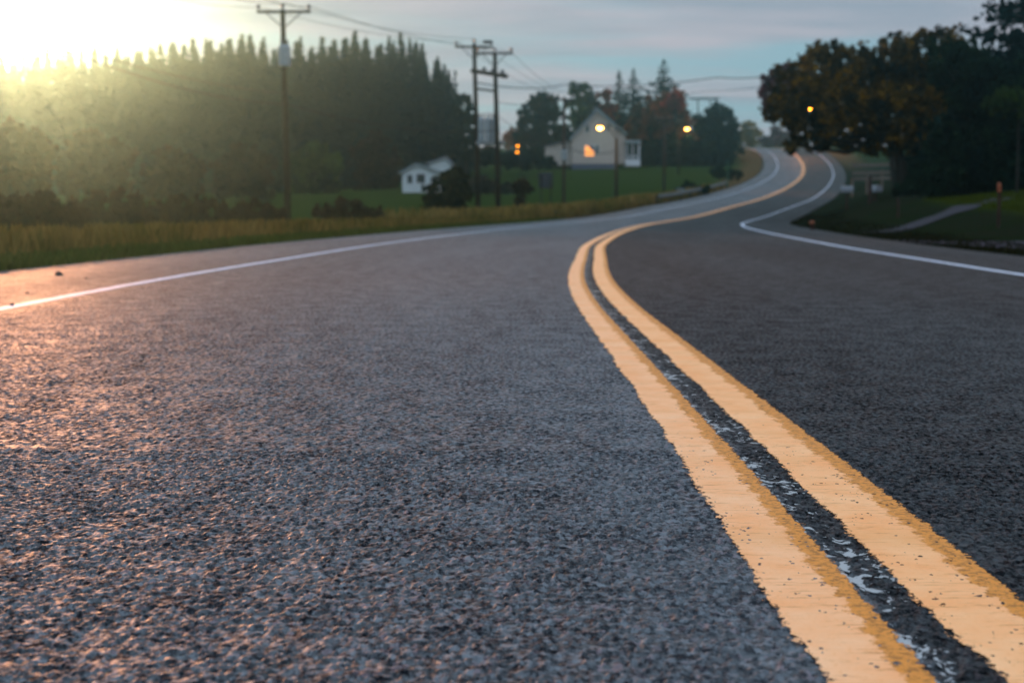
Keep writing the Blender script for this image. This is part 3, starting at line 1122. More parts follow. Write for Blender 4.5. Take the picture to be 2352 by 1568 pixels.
def bush_at(px, Y, blobs, n, leaf, seed, mat, label, name="bush", cat="bush", group=None, **kw):
    return tree_at(px, Y, blobs, n, leaf, seed, mat, label, cat, name, group, trunk_r=.05, **kw)


# field and hedge shrubs on the left
bush_at(1150, 186, [(1090, 365, 26, 16), (1130, 362, 26, 20), (1175, 366, 28, 16), (1215, 362, 28, 20), (1250, 372, 22, 12)], 5200, .32, 51, M['dgreen'],
        "long low dark hedge at the top of the green field", name="hedge", cat="hedge")
bush_at(1540, 214, [(1490, 355, 26, 26), (1530, 350, 32, 34), (1580, 350, 34, 34), (1625, 362, 34, 22), (1660, 366, 20, 14)], 7500, .32, 52, M['dgreen'],
        "black-green hedge right of the cream house's porch", name="hedge", cat="hedge")
bush_at(1030, 78, [(1015, 440, 36, 30), (1000, 478, 30, 26), (1045, 410, 30, 22), (1060, 450, 24, 30), (1030, 490, 36, 20)], 5200, .13, 53, M['dgreen'],
        "big dark bush standing in front of the small white cottage")
bush_at(1200, 84, [(1204, 430, 22, 16), (1196, 455, 14, 16), (1190, 482, 11, 16)], 1700, .11, 54, M['brownleaf'],
        "dark bushy sapling in the weeds right of the twin poles", name="sapling", cat="sapling")
bush_at(1088, 150, [(1075, 432, 20, 14), (1100, 425, 24, 16), (1130, 430, 24, 14), (1160, 434, 22, 12)], 2800, .22, 55, M['brownleaf'],
        "brownish hedge across the middle of the green field", name="hedge", cat="hedge")
bush_at(1582, 128, [(1580, 432, 16, 14), (1610, 436, 18, 10), (1560, 440, 12, 8)], 1400, .15, 56, M['dgreen'],
        "small dark bush behind the guard rail")
bush_at(1660, 165, [(1652, 395, 22, 12), (1690, 402, 20, 10)], 1400, .18, 57, M['dgreen'], "low green bush inside the bend near the road sign post")
# brown woodland edge in the haze, left
G2 = "leafy trees along the plantation's foot"
desc = ["brownish leafy tree in the haze at the picture's left edge", "tall rusty leafy tree standing second from the left before the plantation",
        "grey-brown leafy tree third from the left before the plantation", "broad tan leafy tree behind the left-hand utility pole",
        "olive leafy tree between the utility pole and the white cottage", "short orange-brown tree just left of the white cottage"]
for i, (px, Yd, tp, w, mk) in enumerate([(30, 70, 285, 110, 'brownleaf'), (215, 96, 300, 95, 'brownleaf'), (395, 110, 345, 80, 'brownleaf'), (560, 132, 330, 80, 'brownleaf'), (720, 150, 330, 75, 'lgreen'), (860, 160, 300, 62, 'brownleaf')]):
    base = 470
    hh = base - tp
    bl = [(px + w * a, tp + hh * b, w * c, hh * d_) for a, b, c, d_ in ((0, .18, .45, .17), (-.42, .38, .45, .2), (.4, .36, .45, .2), (0, .5, .6, .24), (-.4, .68, .42, .2), (.42, .68, .42, .2))]
    tree_at(px, Yd, bl, 6000, .11 + Yd * .0013, 60 + i, M[mk], desc[i], group=G2, trunk_r=.16)
G3 = "shrubs along the left verge"
desc = ["grey-brown shrub nearest the camera on the left verge", "second shrub along the left verge, behind the nearest one",
        "low dry shrub in the middle of the left verge", "low brown shrub left of the utility pole's foot", "low brown shrub right of the utility pole's foot"]
for i, (px, Yd, tp, w, mk) in enumerate([(60, 26, 445, 150, 'brownleaf'), (260, 36, 440, 130, 'brownleaf'), (430, 44, 450, 100, 'brownleaf'), (575, 52, 462, 90, 'brownleaf'), (800, 62, 462, 90, 'brownleaf')]):
    base = 535
    hh = base - tp
    bl = [(px + w * a, tp + hh * b, w * c, hh * d_) for a, b, c, d_ in ((0, .3, .5, .3), (-.5, .55, .45, .32), (.5, .55, .45, .32), (0, .75, .7, .3))]
    bush_at(px, Yd, bl, 3600, .045 + Yd * .0010, 80 + i, M[mk], desc[i], name="shrub", cat="shrub", group=G3)

# --- right-hand trees
lampY = 236.0
lamp_p = at(1860, 253, lampY)


def hole_fn(C):
    """an open gap in the leaves"""
    o = np.array([0, 0, CAM_H])
    d = np.array(lamp_p) - o
    d /= np.linalg.norm(d)
    w = C - o
    tt = w @ d
    dist = np.linalg.norm(w - tt[:, None] * d, axis=1)
    return dist < .17


tree_at(2070, 76, [
    (1835, 210, 58, 56), (1800, 250, 40, 50), (1880, 160, 56, 40), (1900, 250, 75, 60), (1960, 150, 62, 40), (2010, 200, 80, 60), (1855, 300, 48, 36), (1950, 300, 66, 40),
    (2060, 130, 60, 44), (2070, 250, 90, 60), (2140, 110, 60, 38), (2130, 200, 80, 60), (1900, 120, 34, 24), (2160, 290, 80, 50), (2040, 320, 60, 30), (1830, 335, 30, 20), (1890, 332, 28, 18)],
    30000, .135, 90, M['olive'], "large spreading olive-brown tree right of the bend with a forked trunk", name="large_tree", trunk_r=.30, hole=hole_fn)
tree_at(2052, 100, [(1778, 190, 26, 28), (1762, 215, 18, 26), (1795, 165, 24, 18), (1775, 245, 22, 24), (1830, 200, 40, 36), (1880, 215, 44, 40), (1930, 230, 44, 44)], 9000, .16, 91, M['maroon'],
        "maroon tree showing at the large olive tree's left edge", name="maroon_tree", hole=hole_fn)
tree_at(2290, 62, [(2200, 150, 70, 50), (2260, 220, 90, 70), (2340, 260, 90, 70), (2230, 330, 90, 60), (2330, 370, 90, 60), (2200, 400, 70, 45), (2400, 200, 80, 70), (2280, 430, 80, 34), (2390, 420, 60, 30), (2160, 420, 50, 34)],
        36000, .12, 92, M['dgreen'], "dark green leafy tree below the big spruce at the right edge", name="large_tree", trunk_r=.26)
tree_at(2330, 57, [(2330, 232, 55, 26), (2380, 250, 50, 30), (2290, 240, 34, 16)], 2600, .10, 96, M['lgreen'],
        "bright green branches hanging low at the right edge", name="young_tree", trunk_r=.05)
cone_at(2362, 470, -480, 74, 250, 93, M['spruce'], "very tall dark spruce at the picture's right edge", gap=.10, leaf=.20, dens=1.1)
# dark understorey behind the lawn
desc = ["black-green understorey shrub right of the forked trunk", "black-green understorey shrub in the middle above the lawn",
        "black-green understorey shrub left of the orange-tipped marker", "black-green understorey shrub at the picture's right edge"]
for i, (px, Yd, py, w) in enumerate([(2130, 72, 430, 66), (2210, 68, 430, 70), (2290, 64, 420, 66), (2370, 60, 405, 66)]):
    bush_at(px, Yd, [(px, py, w * .9, 46), (px - w * .5, py + 20, w * .6, 34), (px + w * .5, py + 16, w * .6, 36), (px, py - 30, w * .7, 34)], 5200, .11, 94 + i * 3, M['dgreen'], desc[i], name="shrub", cat="shrub",
            group="shrubs above the right-hand lawn")
G4 = "trees behind the right-hand lawn"
desc = ["dark tree filling the background behind the forked trunk's right side", "dark tree filling the background at the far right"]
for i, (px, Yd) in enumerate([(2190, 92), (2340, 88)]):
    tree_at(px, Yd, [(px - 50, 250, 60, 60), (px + 50, 240, 70, 70), (px, 330, 90, 70), (px - 60, 390, 60, 50), (px + 60, 390, 66, 50), (px, 180, 70, 60)], 12000, .2, 120 + i, M['dgreen'], desc[i], group=G4, trunk_r=.25)


# --- grass and weeds
def blades(name, P, h, w, mat, lean=.35, seed=1, **tg):
    rg = np.random.default_rng(seed)
    n = len(P)
    a = rg.uniform(0, 6.283, n)
    W = np.stack([np.cos(a), np.sin(a), np.zeros(n)], 1) * (w * rg.uniform(.6, 1.4, n))[:, None]
    Lh = (h * rg.uniform(.45, 1.25, n))[:, None]
    a2 = rg.uniform(0, 6.283, n)
    D = np.stack([np.cos(a2) * lean, np.sin(a2) * lean, np.ones(n)], 1) * Lh
    mid = P + D * .55 + np.array([0, 0, .04]) * Lh
    V = np.stack([P - W * .5, P + W * .5, mid + W * .5 + D * .45, mid - W * .35 + D * .3], 1)
    o = quads_mesh(name, V, mat)
    tag(o, kind='stuff', **tg)
    return o


def scatter(n, s0, s1, side, dmin, dmax, power, seed):
    """points off the road edge between arc lengths s0..s1; denser near the camera"""
    rg = np.random.default_rng(seed)
    u = rg.uniform(0, 1, n)
    s = s0 + (s1 - s0) * u ** power
    i = np.searchsorted(S, s + 14)
    i = np.clip(i, 0, len(S) - 1)
    off = dmin + (dmax - dmin) * rg.uniform(0, 1, n) ** 1.3
    o = (-(-L_ + off)) if side < 0 else (R_ + off)
    x = CX[i] + NX[i] * o + rg.normal(size=n) * .1
    y = CY[i] + NY[i] * o + rg.normal(size=n) * .3
    cl_ = np.sin(x * 1.7 + np.sin(y * .8) * 2) * np.cos(y * .55 + x * .3)
    keep = rg.uniform(-1, 1, n) < cl_ + .55
    x, y = x[keep], y[keep]
    z, dd, sd_ = terrain(x, y)
    ok = dd > .05
    return np.stack([x, y, z - .02], 1)[ok]


blades("verge_grass", scatter(46000, 11, 70, -1, .05, 2.6, 1.5, 1), .17, .020, M['grass'], .5, 1, label="green grass and weeds growing along the road's left edge", cat="grass")
blades("dry_weeds", scatter(52000, 16, 150, -1, .9, 9, 1.4, 2), .40, .030, M['tanweed'], .30, 2, label="tall dry tan weeds behind the left verge", cat="weeds")
blades("field_weeds", scatter(30000, 66, 140, -1, 1.2, 9, 1.0, 3), .75, .075, M['tanweed'], .35, 3, label="tawny weeds between the far road edge and the green field", cat="weeds")
blades("bank_grass", scatter(16000, 14, 80, 1, .1, 2.2, 1.3, 4), .09, .024, M['bankgrass'], .5, 4, label="short dark grass along the road's right edge", cat="grass")
rg = np.random.default_rng(12)
x = rg.uniform(8, 26, 42000)
y = rg.uniform(31, 60, 42000)
z, dd, sdv = terrain(x, y)
ok = (dd > 5.4) & (sdv > 0)
blades("lawn_grass", np.stack([x, y, z - .01], 1)[ok], .09, .03, M['lawnblade'], .6, 5, label="mown green lawn on the bank at the right", cat="lawn")

# ------------------------------------------------------------------ poles and wires


def pole_mesh(h, r=.15, lean=0.0):
    t = MB()
    t.tube([(0, 0, -.6), (lean * .5, 0, h * .5), (lean, 0, h)], [r, r * .85, r * .66], 10)
    return t


def insulator(mb, p):
    mb.tube([(p[0], p[1], p[2]), (p[0], p[1], p[2] + .10), (p[0], p[1], p[2] + .12), (p[0], p[1], p[2] + .24), (p[0], p[1], p[2] + .28)], [.03, .03, .10, .085, .04], 8)


def crossarm(root, z, half, yo=-.16, xo=0.0, ins=(-1, 0, 1), brace=True, top=True, w=.12):
    a = MB()
    a.box((xo, yo, z), (half * 2, .11, w))
    arm = a.build("crossarm", M['wood'], root)
    for k in ins:
        m = MB()
        if k == 0 and top:
            continue
        insulator(m, (xo + k * (half - .08), yo, z + w / 2 - .002))
        m.build("insulator", M['porcelain'], arm, True)
    if brace:
        for sx in (-1, 1):
            m = MB()
            m.beam((xo + sx * half * .68, yo - .075, z - .03), (xo + sx * .03, yo - .075, z - .75), .03, .05)
            m.build("brace", M['dmetal'], arm)
    return arm


def transformer(root, x, y, z, r=.28, h=.95):
    m = MB()
    m.tube([(x, y, z), (x, y, z + .02), (x, y, z + h * .92), (x, y, z + h)], [r * .9, r, r, r * .75], 14)
    o = m.build("transformer", M['metal'], root, False)
    m = MB()
    for k in (-1, 1):
        m.tube([(x + k * r * .45, y, z + h * .98), (x + k * r * .5, y, z + h + .12), (x + k * r * .52, y, z + h + .26)], [.05, .06, .03], 6)
    m.build("bushing", M['porcelain'], o)
    return o


def base_at(px, py, Y):
    b = at(px, py, Y)
    return b.x, Y, gz(b.x, Y)


# near pole on the left
Y1 = 68
x, y, z = base_at(661, 500, Y1)
p1 = empty("utility_pole", (x, y, z), "tall wooden utility pole in the haze with a pale transformer", "utility pole", "utility poles along the left of the road")
h1 = at(661, 22, Y1).z - z
pole_mesh(h1, .17, -.1).build("pole", M['wood'], p1, True)
arm_z1 = at(661, 29, Y1).z - z
crossarm(p1, arm_z1, 1.26, -.2, -.02)
m = MB()
insulator(m, (-.1, 0, h1))
m.build("insulator", M['porcelain'], p1, True)
transformer(p1, .02, -.42, at(661, 155, Y1).z - z, .28, .98)

# twin poles with a transformer platform
Y2, Y2b = 88, 86
x, y, z = base_at(1097, 500, Y2)
tw = empty("twin_pole_frame", (x, y, z), "pair of wooden poles joined by beams with a transformer platform", "utility poles", "utility poles along the left of the road")
hA = at(1090, 100, Y2).z - z
m = MB()
m.tube([(0.05, 0, -.6), (-.05, 0, hA * .5), (-.19, 0, hA)], [.18, .155, .12], 10)
m.build("pole", M['wood'], tw, True)
bx = at(1142, 500, Y2b).x - x
zb = gz(x + bx, Y2b) - z
hB = at(1136, 120, Y2b).z - z
m = MB()
m.tube([(bx + .08, -2, zb - .6), (bx, -2, hB * .5), (bx - .14, -2, hB)], [.18, .155, .12], 10)
m.build("pole", M['wood'], tw, True)
crossarm(tw, at(1090, 109, Y2).z - z, 1.15, -.2, -.19)
crossarm(tw, at(1136, 124, Y2b).z - z, 1.08, -2.2, bx - .14)
m = MB()
insulator(m, (-.19, 0, hA))
m.build("insulator", M['porcelain'], tw, True)
m = MB()
insulator(m, (bx - .14, -2, hB))
m.build("insulator", M['porcelain'], tw, True)


def rel(px, py, Y):
    p = at(px, py, Y)
    return (p.x - x, Y - y, p.z - z)


m = MB()
m.beam(rel(1084, 163, Y2 - .2), rel(1164, 176, Y2b - .25), .22, .24)
bm_ = m.build("tie_beam", M['wood'], tw)
m = MB()
m.beam(rel(1092, 204, Y2 - .2), rel(1140, 210, Y2b - .2), .10, .12)
m.build("tie_beam", M['wood'], tw)
for k, px in enumerate((1112, 1132, 1154)):
    m = MB()
    q = rel(px, 166 + k * 3, Y2b - .5)
    m.tube([q, (q[0], q[1], q[2] + .28)], [.13, .10], 8)
    m.build("cutout_switch", M['dmetal'], tw)
m = MB()
q = rel(1120, 97, Y2b - 1)
m.box((q[0], q[1], q[2]), (.55, .2, .18))
m.build("cutout_switch", M['dmetal'], tw)
m = MB()
q0, q1 = rel(1094, 330, Y2 - .6), rel(1158, 330, Y2b + .3)
m.box(((q0[0] + q1[0]) / 2, (q0[1] + q1[1]) / 2, q0[2]), (q1[0] - q0[0], 1.5, .16))
m.build("platform", M['metal'], tw)
for px in (1106, 1122, 1137):
    q = rel(px, 326, Y2b + .2)
    transformer(tw, q[0], q[1], q[2], .20, 1.45)
m = MB()
q0, q1 = rel(1100, 340, Y2), rel(1146, 340, Y2b)
m.beam(q0, q1, .1, .12)
m.build("platform_beam", M['wood'], tw)

# poles further along
poles = [
    (1295, 120, 222, 'redwood', .14, "reddish wooden pole with a crossarm left of the cream house"),
    (1415, 100, 318, 'wood', .14, "short dark wooden pole carrying a lit lamp before the house"),
    (1525, 158, 268, 'redwood', .15, "brown pole with a pale crossarm before the orange maple"),
    (1557, 186, 300, 'wood', .12, "slender pole carrying a lit lamp beside the orange maple"),
    (1600, 300, 226, 'wood', .18, "left one of the two far poles above the round evergreen"),
    (1628, 300, 226, 'wood', .18, "right one of the two far poles above the round evergreen")]
PO = {}
for px, Yp, tpy, mk, r, lab in poles:
    x, y, z = base_at(px, 480, Yp)
    o = empty("utility_pole", (x, y, z), lab, "utility pole", "utility poles along the left of the road")
    h = at(px, tpy, Yp).z - z
    pole_mesh(h, r).build("pole", M[mk], o, True)
    PO[px] = (o, x, y, z, h)
o, x, y, z, h = PO[1295]
crossarm(o, h - .25, 1.1, -.18, -.35, ins=(-1, 1), brace=True)
transformer(o, .0, -.38, at(1295, 368, 120).z - z, .26, .8)
o, x, y, z, h = PO[1525]
crossarm(o, h - .4, 1.05, -.18, 0, ins=(-1, -.4, .4, 1), brace=True, w=.26)
for px in (1600, 1628):
    o, x, y, z, h = PO[px]
    crossarm(o, h - .1, 1.9, -.25, 0, ins=(-1, -.5, .5, 1), w=.3)


def street_lamp_on(px_pole, lx, ly, Y, mat, energy, arm_drop=.35, size=.2):
    o, x, y, z, h = PO[px_pole]
    q = at(lx, ly, Y)
    d = (q.x - x, Y - y, q.z - z)
    m = MB()
    m.tube([(0, 0, min(h - .15, d[2] - .5)), (d[0] * .5, d[1] * .5, d[2] + .12), (d[0] * .95, d[1], d[2] + .14)], .035, 6)
    arm = m.build("lamp_arm", M['dmetal'], o)
    m = MB()
    m.tube([(d[0] - size * 1.5, d[1], d[2] + .13), (d[0], d[1], d[2] + .17), (d[0] + size * 1.5, d[1], d[2] + .12)], [.05, .13, .05], 8)
    head = m.build("lamp_head", M['dmetal'], arm)
    m = MB()
    pts = [(d[0], d[1], d[2] + .02 - k) for k in (0, .06, .14, .19)]
    m.tube(pts, [size, size * .95, size * .6, size * .15], 12)
    m.build("lamp_glass", mat, arm)
    L = bpy.data.lights.new("lamp_light", 'POINT')
    L.energy = energy
    L.color = (1.0, .5, .15)
    L.shadow_soft_size = .2
    lo = bpy.data.objects.new("lamp_light", L)
    lo.location = (d[0], d[1] - .1, d[2] - .45)
    lo.parent = o
    COL.objects.link(lo)


# make the short pole reach its lamp
street_lamp_on(1415, 1378, 293, 99, M['lamp'], 160, size=.20)
street_lamp_on(1557, 1578, 296, 185, M['lamp'], 160, size=.26)

# yard lamps left of the house: two heads on one post
x, y, z = base_at(1196, 360, 180)
o = empty("yard_lamp", (x, y, z), "post with two small orange lamps by the dark hedge", "lamp post")
h = at(1188, 325, 180).z - z
m = MB()
m.tube([(0, 0, -.3), (0, 0, h)], [.07, .05], 8)
m.build("post", M['wood'], o)
for (lx, ly) in ((1189, 336), (1188, 350)):
    q = at(lx, ly, 179.7)
    d = (q.x - x, -.3, q.z - z)
    m = MB()
    m.beam((0, 0, d[2] + .15), (d[0], d[1], d[2] + .15), .05, .05)
    a = m.build("lamp_arm", M['dmetal'], o)
    m = MB()
    m.tube([(d[0], d[1], d[2] + .13), (d[0], d[1], d[2] + .02), (d[0], d[1], d[2] - .10)], [.10, .20, .12], 10)
    m.build("lamp_glass", M['lamp2'], a)

# street lamp seen through the big tree's leaves
x = lamp_p.x + 1.3
z = gz(x, lampY)
o = empty("street_lamp", (x, lampY, z), "street lamp glowing orange through a gap in the large olive tree", "street lamp")
h = lamp_p.z - z
m = MB()
m.tube([(0, 0, -.3), (0, 0, h * .6), (0, 0, h + .1)], [.11, .09, .06], 8)
m.build("pole", M['dmetal'], o)
m = MB()
m.tube([(0, 0, h + .05), (-.7, 0, h + .25), (-1.3, 0, h + .2)], .035, 6)
a = m.build("lamp_arm", M['dmetal'], o)
m = MB()
m.tube([(-1.3, 0, h + .18), (-1.3, 0, h + .05), (-1.3, 0, h - .12)], [.12, .26, .14], 10)
m.build("lamp_glass", M['lamp3'], a)
L = bpy.data.lights.new("lamp_light", 'POINT')
L.energy = 1500
L.color = (1.0, .38, .12)
L.shadow_soft_size = .25
lo = bpy.data.objects.new("lamp_light", L)
lo.location = (-1.3, -.1, h - .45)
lo.parent = o
COL.objects.link(lo)


def wire(pts_list, sag, r, label, group=None):
    m = MB()
    pts = []
    for (a, b) in zip(pts_list[:-1], pts_list[1:]):
        a, b = Vector(a), Vector(b)
        for k in range(14):
            t = k / 14
            p = a.lerp(b, t)
            p.z -= sag * 4 * t * (1 - t)
            pts.append(p)
    pts.append(Vector(pts_list[-1]))
    m.tube(pts, r, 5)
    o = m.build("power_line", M['wire'])
    tag(o, label, "power line", group)


def wp(px, py, Y):
    return at(px, py, Y)


GW = "wires strung along the utility poles"
wire([wp(-250, -160, 26), wp(601, 18, 67.7), wp(1053, 96, 87.7), wp(1262, 216, 119.6)], .35, .012, "left top wire running from the near pole's arm end to the twin poles", GW)
wire([wp(190, -130, 26), wp(659, 8, 68), wp(1088, 90, 88), wp(1290, 216, 119.6)], .35, .012, "middle top wire running over the near pole's tip", GW)
wire([wp(330, -140, 26), wp(714, 16, 67.7), wp(1172, 118, 85.7), wp(1300, 214, 119.6), wp(1508, 262, 157.6)], .35, .014, "right top wire running down past the twin poles to the house", GW)
wire([wp(40, 70, 45), wp(658, 240, 68), wp(1136, 300, 86), wp(1294, 330, 120), wp(1415, 345, 100)], .5, .022, "low cable crossing in front of the dark plantation", GW)
wire([wp(1096, 190, 88), wp(1294, 195, 119.8), wp(1650, 178, 105), wp(1860, 152, 84)], .32, .035, "thick cable crossing the sky from the twin poles to the large tree", GW)
wire([wp(1142, 235, 86), wp(1292, 232, 120), wp(1620, 210, 118), wp(1850, 176, 90)], .25, .018, "thin cable hanging just below the thick cable", GW)
wire([wp(1145, 268, 86), wp(1294, 345, 120), wp(1522, 350, 158)], .3, .016, "short service wire falling from the twin poles toward the house", GW)
wire([wp(-150, 20, 20), wp(200, 120, 40), wp(656, 215, 68)], .2, .016, "cable coming down across the bright sky at the left", GW)

# ------------------------------------------------------------------ buildings
HY = 200.0


def hp(cx, cy):
    """crop pixel of the house close-up -> x, z at the house front"""
    sx, sy = 1340 + cx / 7.84, 250 + cy / 7.84
    p = at(sx * 2352 / 2560, sy * 2352 / 2560, HY)
    return p.x, p.z


hx0, hz0 = hp(1100, 1325)
hgz = gz(hx0, HY + 3)
house = empty("farmhouse", (hx0, HY, min(hgz, hz0)), "cream gabled house with a lit window above the green field", "house")
HZ = min(hgz, hz0)


def hl(cx, cy):
    a, b = hp(cx, cy)
    return (a - hx0, b - HZ)


pk, le, re_ = hl(1200, 175), hl(705, 715), hl(1540, 470)
bl, br = hl(705, 1250), hl(1540, 1250)
m = MB()
m.prism([bl, br, re_, pk, le], 0, 9)
wall = m.build("wall", M['siding'], house)
m = MB()
fl, fr = hl(700, 1252), hl(1550, 1252)
m.prism([(fl[0], fl[1]), (fl[0], -1.2), (fr[0], -1.2), (fr[0], fr[1])], .03, 8.9)
m.build("foundation", M['found'], house)
# clapboard lines: one shallow board edge every 0.2 m is kept in the mesh of the trim
m = MB()


def slab(a, b, th, y0, y1, ext=.35):
    a, b = Vector((a[0], 0, a[1])), Vector((b[0], 0, b[1]))
    d = (b - a).normalized()
    nrm = Vector((-d.z, 0, d.x))
    if nrm.z < 0:
        nrm = -nrm
    b2 = b + d * ext
    p = [a, b2, b2 + nrm * th, a + nrm * th]
    m.prism([(q.x, q.z) for q in p], y0, y1)


slab(pk, le, .16, -.35, 9.3)
slab(pk, re_, .16, -.35, 9.3)
roof = m.build("roof", M['roof'], house)
m = MB()
for e in (le, re_):
    a, b = Vector((pk[0], 0, pk[1] - .02)), Vector((e[0], 0, e[1] - .02))
    d = (b - a).normalized()
    b2 = b + d * .35
    m.prism([(a.x, a.z), (b2.x, b2.z), (b2.x, b2.z - .28), (a.x, a.z - .32)], -.38, -.30)
m.build("barge_board", M['roofgrey'], roof)
# chimney
m = MB()
m.box((pk[0] + .3, 6.5, pk[1] + .15), (.6, .6, 1.1))
m.build("chimney", M['found'], roof)


def window(cx0, cy0, cx1, cy1, mat, yo=0.0, name="window"):
    a, b = hl(cx0, cy1), hl(cx1, cy0)
    cx, cz, w, h = (a[0] + b[0]) / 2, (a[1] + b[1]) / 2, b[0] - a[0], b[1] - a[1]
    f = MB()
    f.box((cx - w / 2 - .04, yo - .03, cz), (.08, .1, h + .16))
    f.box((cx + w / 2 + .04, yo - .03, cz), (.08, .1, h + .16))
    f.box((cx, yo - .03, cz + h / 2 + .04), (w, .098, .08))
    f.box((cx, yo - .03, cz - h / 2 - .04), (w, .12, .08))
    f.box((cx, yo - .035, cz), (w, .06, .04))
    o = f.build(name, M['trim'], house)
    g = MB()
    g.box((cx, yo - .01, cz), (w, .04, h))
    pn = g.build("pane", mat, o)
    return o, (cx, cz, w, h)


window(975, 500, 1045, 630, M['glass'])
window(1380, 470, 1450, 600, M['glass'])
wo, (wcx, wcz, ww, wh) = window(958, 900, 1140, 1100, M['litwin'])
wo['label'] = "lit orange window"
m = MB()
# the curtain drawn across the upper right of the lit window
m.prism([(wcx + ww / 2, wcz + wh / 2), (wcx - ww * .15, wcz + wh / 2), (wcx + ww * .22, wcz + wh * .12), (wcx + ww / 2, wcz - wh * .1)], -.075, -.045)
m.build("curtain", M['found'], wo)
window(1160, 895, 1228, 1040, M['glass'])

# lean-to on the left
m = MB()
a, b, c, d = hl(195, 1270), hl(700, 1258), hl(700, 790), hl(195, 885)
m.prism([a, (b[0] - .01, a[1]), (c[0] - .01, c[1]), d], 1.2, 7)
m.build("side_wing", M['siding'], house)
m = MB()
d2, c2 = hl(165, 893), hl(700, 785)
m.prism([d2, (c2[0] - .02, c2[1]), (c2[0] - .02, c2[1] + .2), (d2[0], d2[1] + .2)], .9, 7.3)
m.build("wing_roof", M['roof'], house)
# right wing with its own small roof
m = MB()
a, b, c, d = hl(1545, 1250), hl(1760, 1250), hl(1760, 700), hl(1600, 560)
e = hl(1545, 560)
m.prism([(a[0] + .01, a[1]), b, c, d, (e[0] + .01, e[1])], 1.6, 8)
m.build("side_wing", M['siding'], house)
m = MB()
slab(hl(1590, 520), hl(1765, 650), .16, 1.2, 8.2, .2)
m.build("wing_roof", M['roofgrey'], house)
# porch
m = MB()
a, b = hl(1765, 1290), hl(2055, 1165)
m.box(((a[0] + b[0]) / 2, 2.6, (a[1] + b[1]) / 2), (b[0] - a[0], 3.6, b[1] - a[1]))
m.build("porch_base", M['trim'], house)
m = MB()
a, b = hl(1750, 835), hl(2065, 785)
m.box(((a[0] + b[0]) / 2, 2.6, (a[1] + b[1]) / 2), (b[0] - a[0], 4.0, b[1] - a[1]))
m.build("porch_roof", M['roofgrey'], house)
for cx in (1785, 1905, 2030):
    a, b = hl(cx, 1165), hl(cx, 835)
    m = MB()
    m.box((a[0], .95, (a[1] + b[1]) / 2), (.2 if cx > 1910 else .12, .18, b[1] - a[1]))
    m.build("porch_post", M['trim'], house)
m = MB()
a, b = hl(1765, 1165), hl(2055, 835)
m.box(((a[0] + b[0]) / 2, 4.3, (a[1] + b[1]) / 2), (b[0] - a[0], .1, b[1] - a[1] - .01))
m.build("porch_wall", M['glass'], house)
m = MB()
a, b = hl(1800, 1085), hl(2015, 1100)
m.box(((a[0] + b[0]) / 2, .95, a[1]), (b[0] - a[0], .06, .06))
for k in range(9):
    xx = a[0] + (b[0] - a[0]) * (k + .5) / 9
    m.box((xx, .95, a[1] - .26), (.04, .04, .46))
m.build("railing", M['trim'], house)

# small white cottage in the hollow and the white building behind it
def gable_shed(px0, px1, wall_top, peak, base, Y, depth, mat, roofm, name, label, wins, px_peak=None, rz=0.0):
    a = at(px0, base, Y)
    b = at(px1, base, Y)
    zt, zp = at(px0, wall_top, Y).z, at(px0, peak, Y).z
    z0 = a.z
    x0 = (a.x + b.x) / 2
    hw = (b.x - a.x) / 2
    o = empty(name, (x0, Y, z0), label, "building", None, rz)
    xp = 0 if px_peak is None else at(px_peak, base, Y).x - x0
    m = MB()
    m.prism([(-hw, -1.5), (hw, -1.5), (hw, zt - z0), (xp, zp - z0), (-hw, zt - z0)], 0, depth)
    m.build("wall", mat, o)
    m = MB()
    for s in (-1, 1):
        A, B = Vector((xp, 0, zp - z0 + .01)), Vector((s * hw, 0, zt - z0 + .01))
        d = (B - A).normalized()
        B = B + d * .38
        n_ = Vector((-d.z, 0, d.x))
        if n_.z < 0:
            n_ = -n_
        m.prism([(q.x, q.z) for q in (A, B, B + n_ * .16, A + n_ * .16)], -.3, depth + .3)
    m.build("roof", roofm, o)
    for (wx0, wy0, wx1, wy1) in wins:
        p, q = at(wx0, wy1, Y), at(wx1, wy0, Y)
        cx, cz, w, h = (p.x + q.x) / 2 - x0, (p.z + q.z) / 2 - z0, q.x - p.x, q.z - p.z
        f = MB()
        f.box((cx, -.02, cz + h / 2 + .03), (w + .12, .08, .06))
        f.box((cx, -.02, cz - h / 2 - .03), (w + .12, .08, .06))
        f.box((cx - w / 2 - .03, -.02, cz), (.06, .078, h))
        f.box((cx + w / 2 + .03, -.02, cz), (.06, .078, h))
        wf = f.build("window", M['trim'], o)
        g = MB()
        g.box((cx, -.005, cz), (w, .04, h))
        g.build("pane", M['glass'], wf)
    return o


gable_shed(924, 1008, 396, 378, 441, 150, 5, M['whitewall'], M['roofgrey'], "cottage", "small white cottage with a low gable and two windows behind the big bush",
           [(936, 402, 947, 421), (957, 400, 976, 420)], px_peak=958)
gable_shed(985, 1036, 376, 362, 400, 168, 6, M['whitewall'], M['white_metal'], "white_building", "white flat-roofed building showing behind the small cottage", [], px_peak=1024)

# house glimpsed behind the large tree, right
b = base_at(2030, 440, 112)
o = empty("fence", b, "pale horizontal board fence seen beneath the large olive tree", "fence")
for i in range(5):
    m = MB()
    q0 = at(1958 + i * 34, 420, 112)
    xx = q0.x - b[0]
    zz = gz(q0.x, 112) - b[2]
    m.box((xx, 0, zz + .6), (.14, .14, 1.9))
    m.build("post", M['birch'], o)
for k, py in enumerate((380, 398, 411)):
    m = MB()
    a, c = at(1958, py, 111.9), at(2094, py - 3, 111.9)
    m.beam((a.x - b[0], -.1, a.z - b[2]), (c.x - b[0], -.1, c.z - b[2]), .05, .26)
    m.build("rail", M['birch'], o)


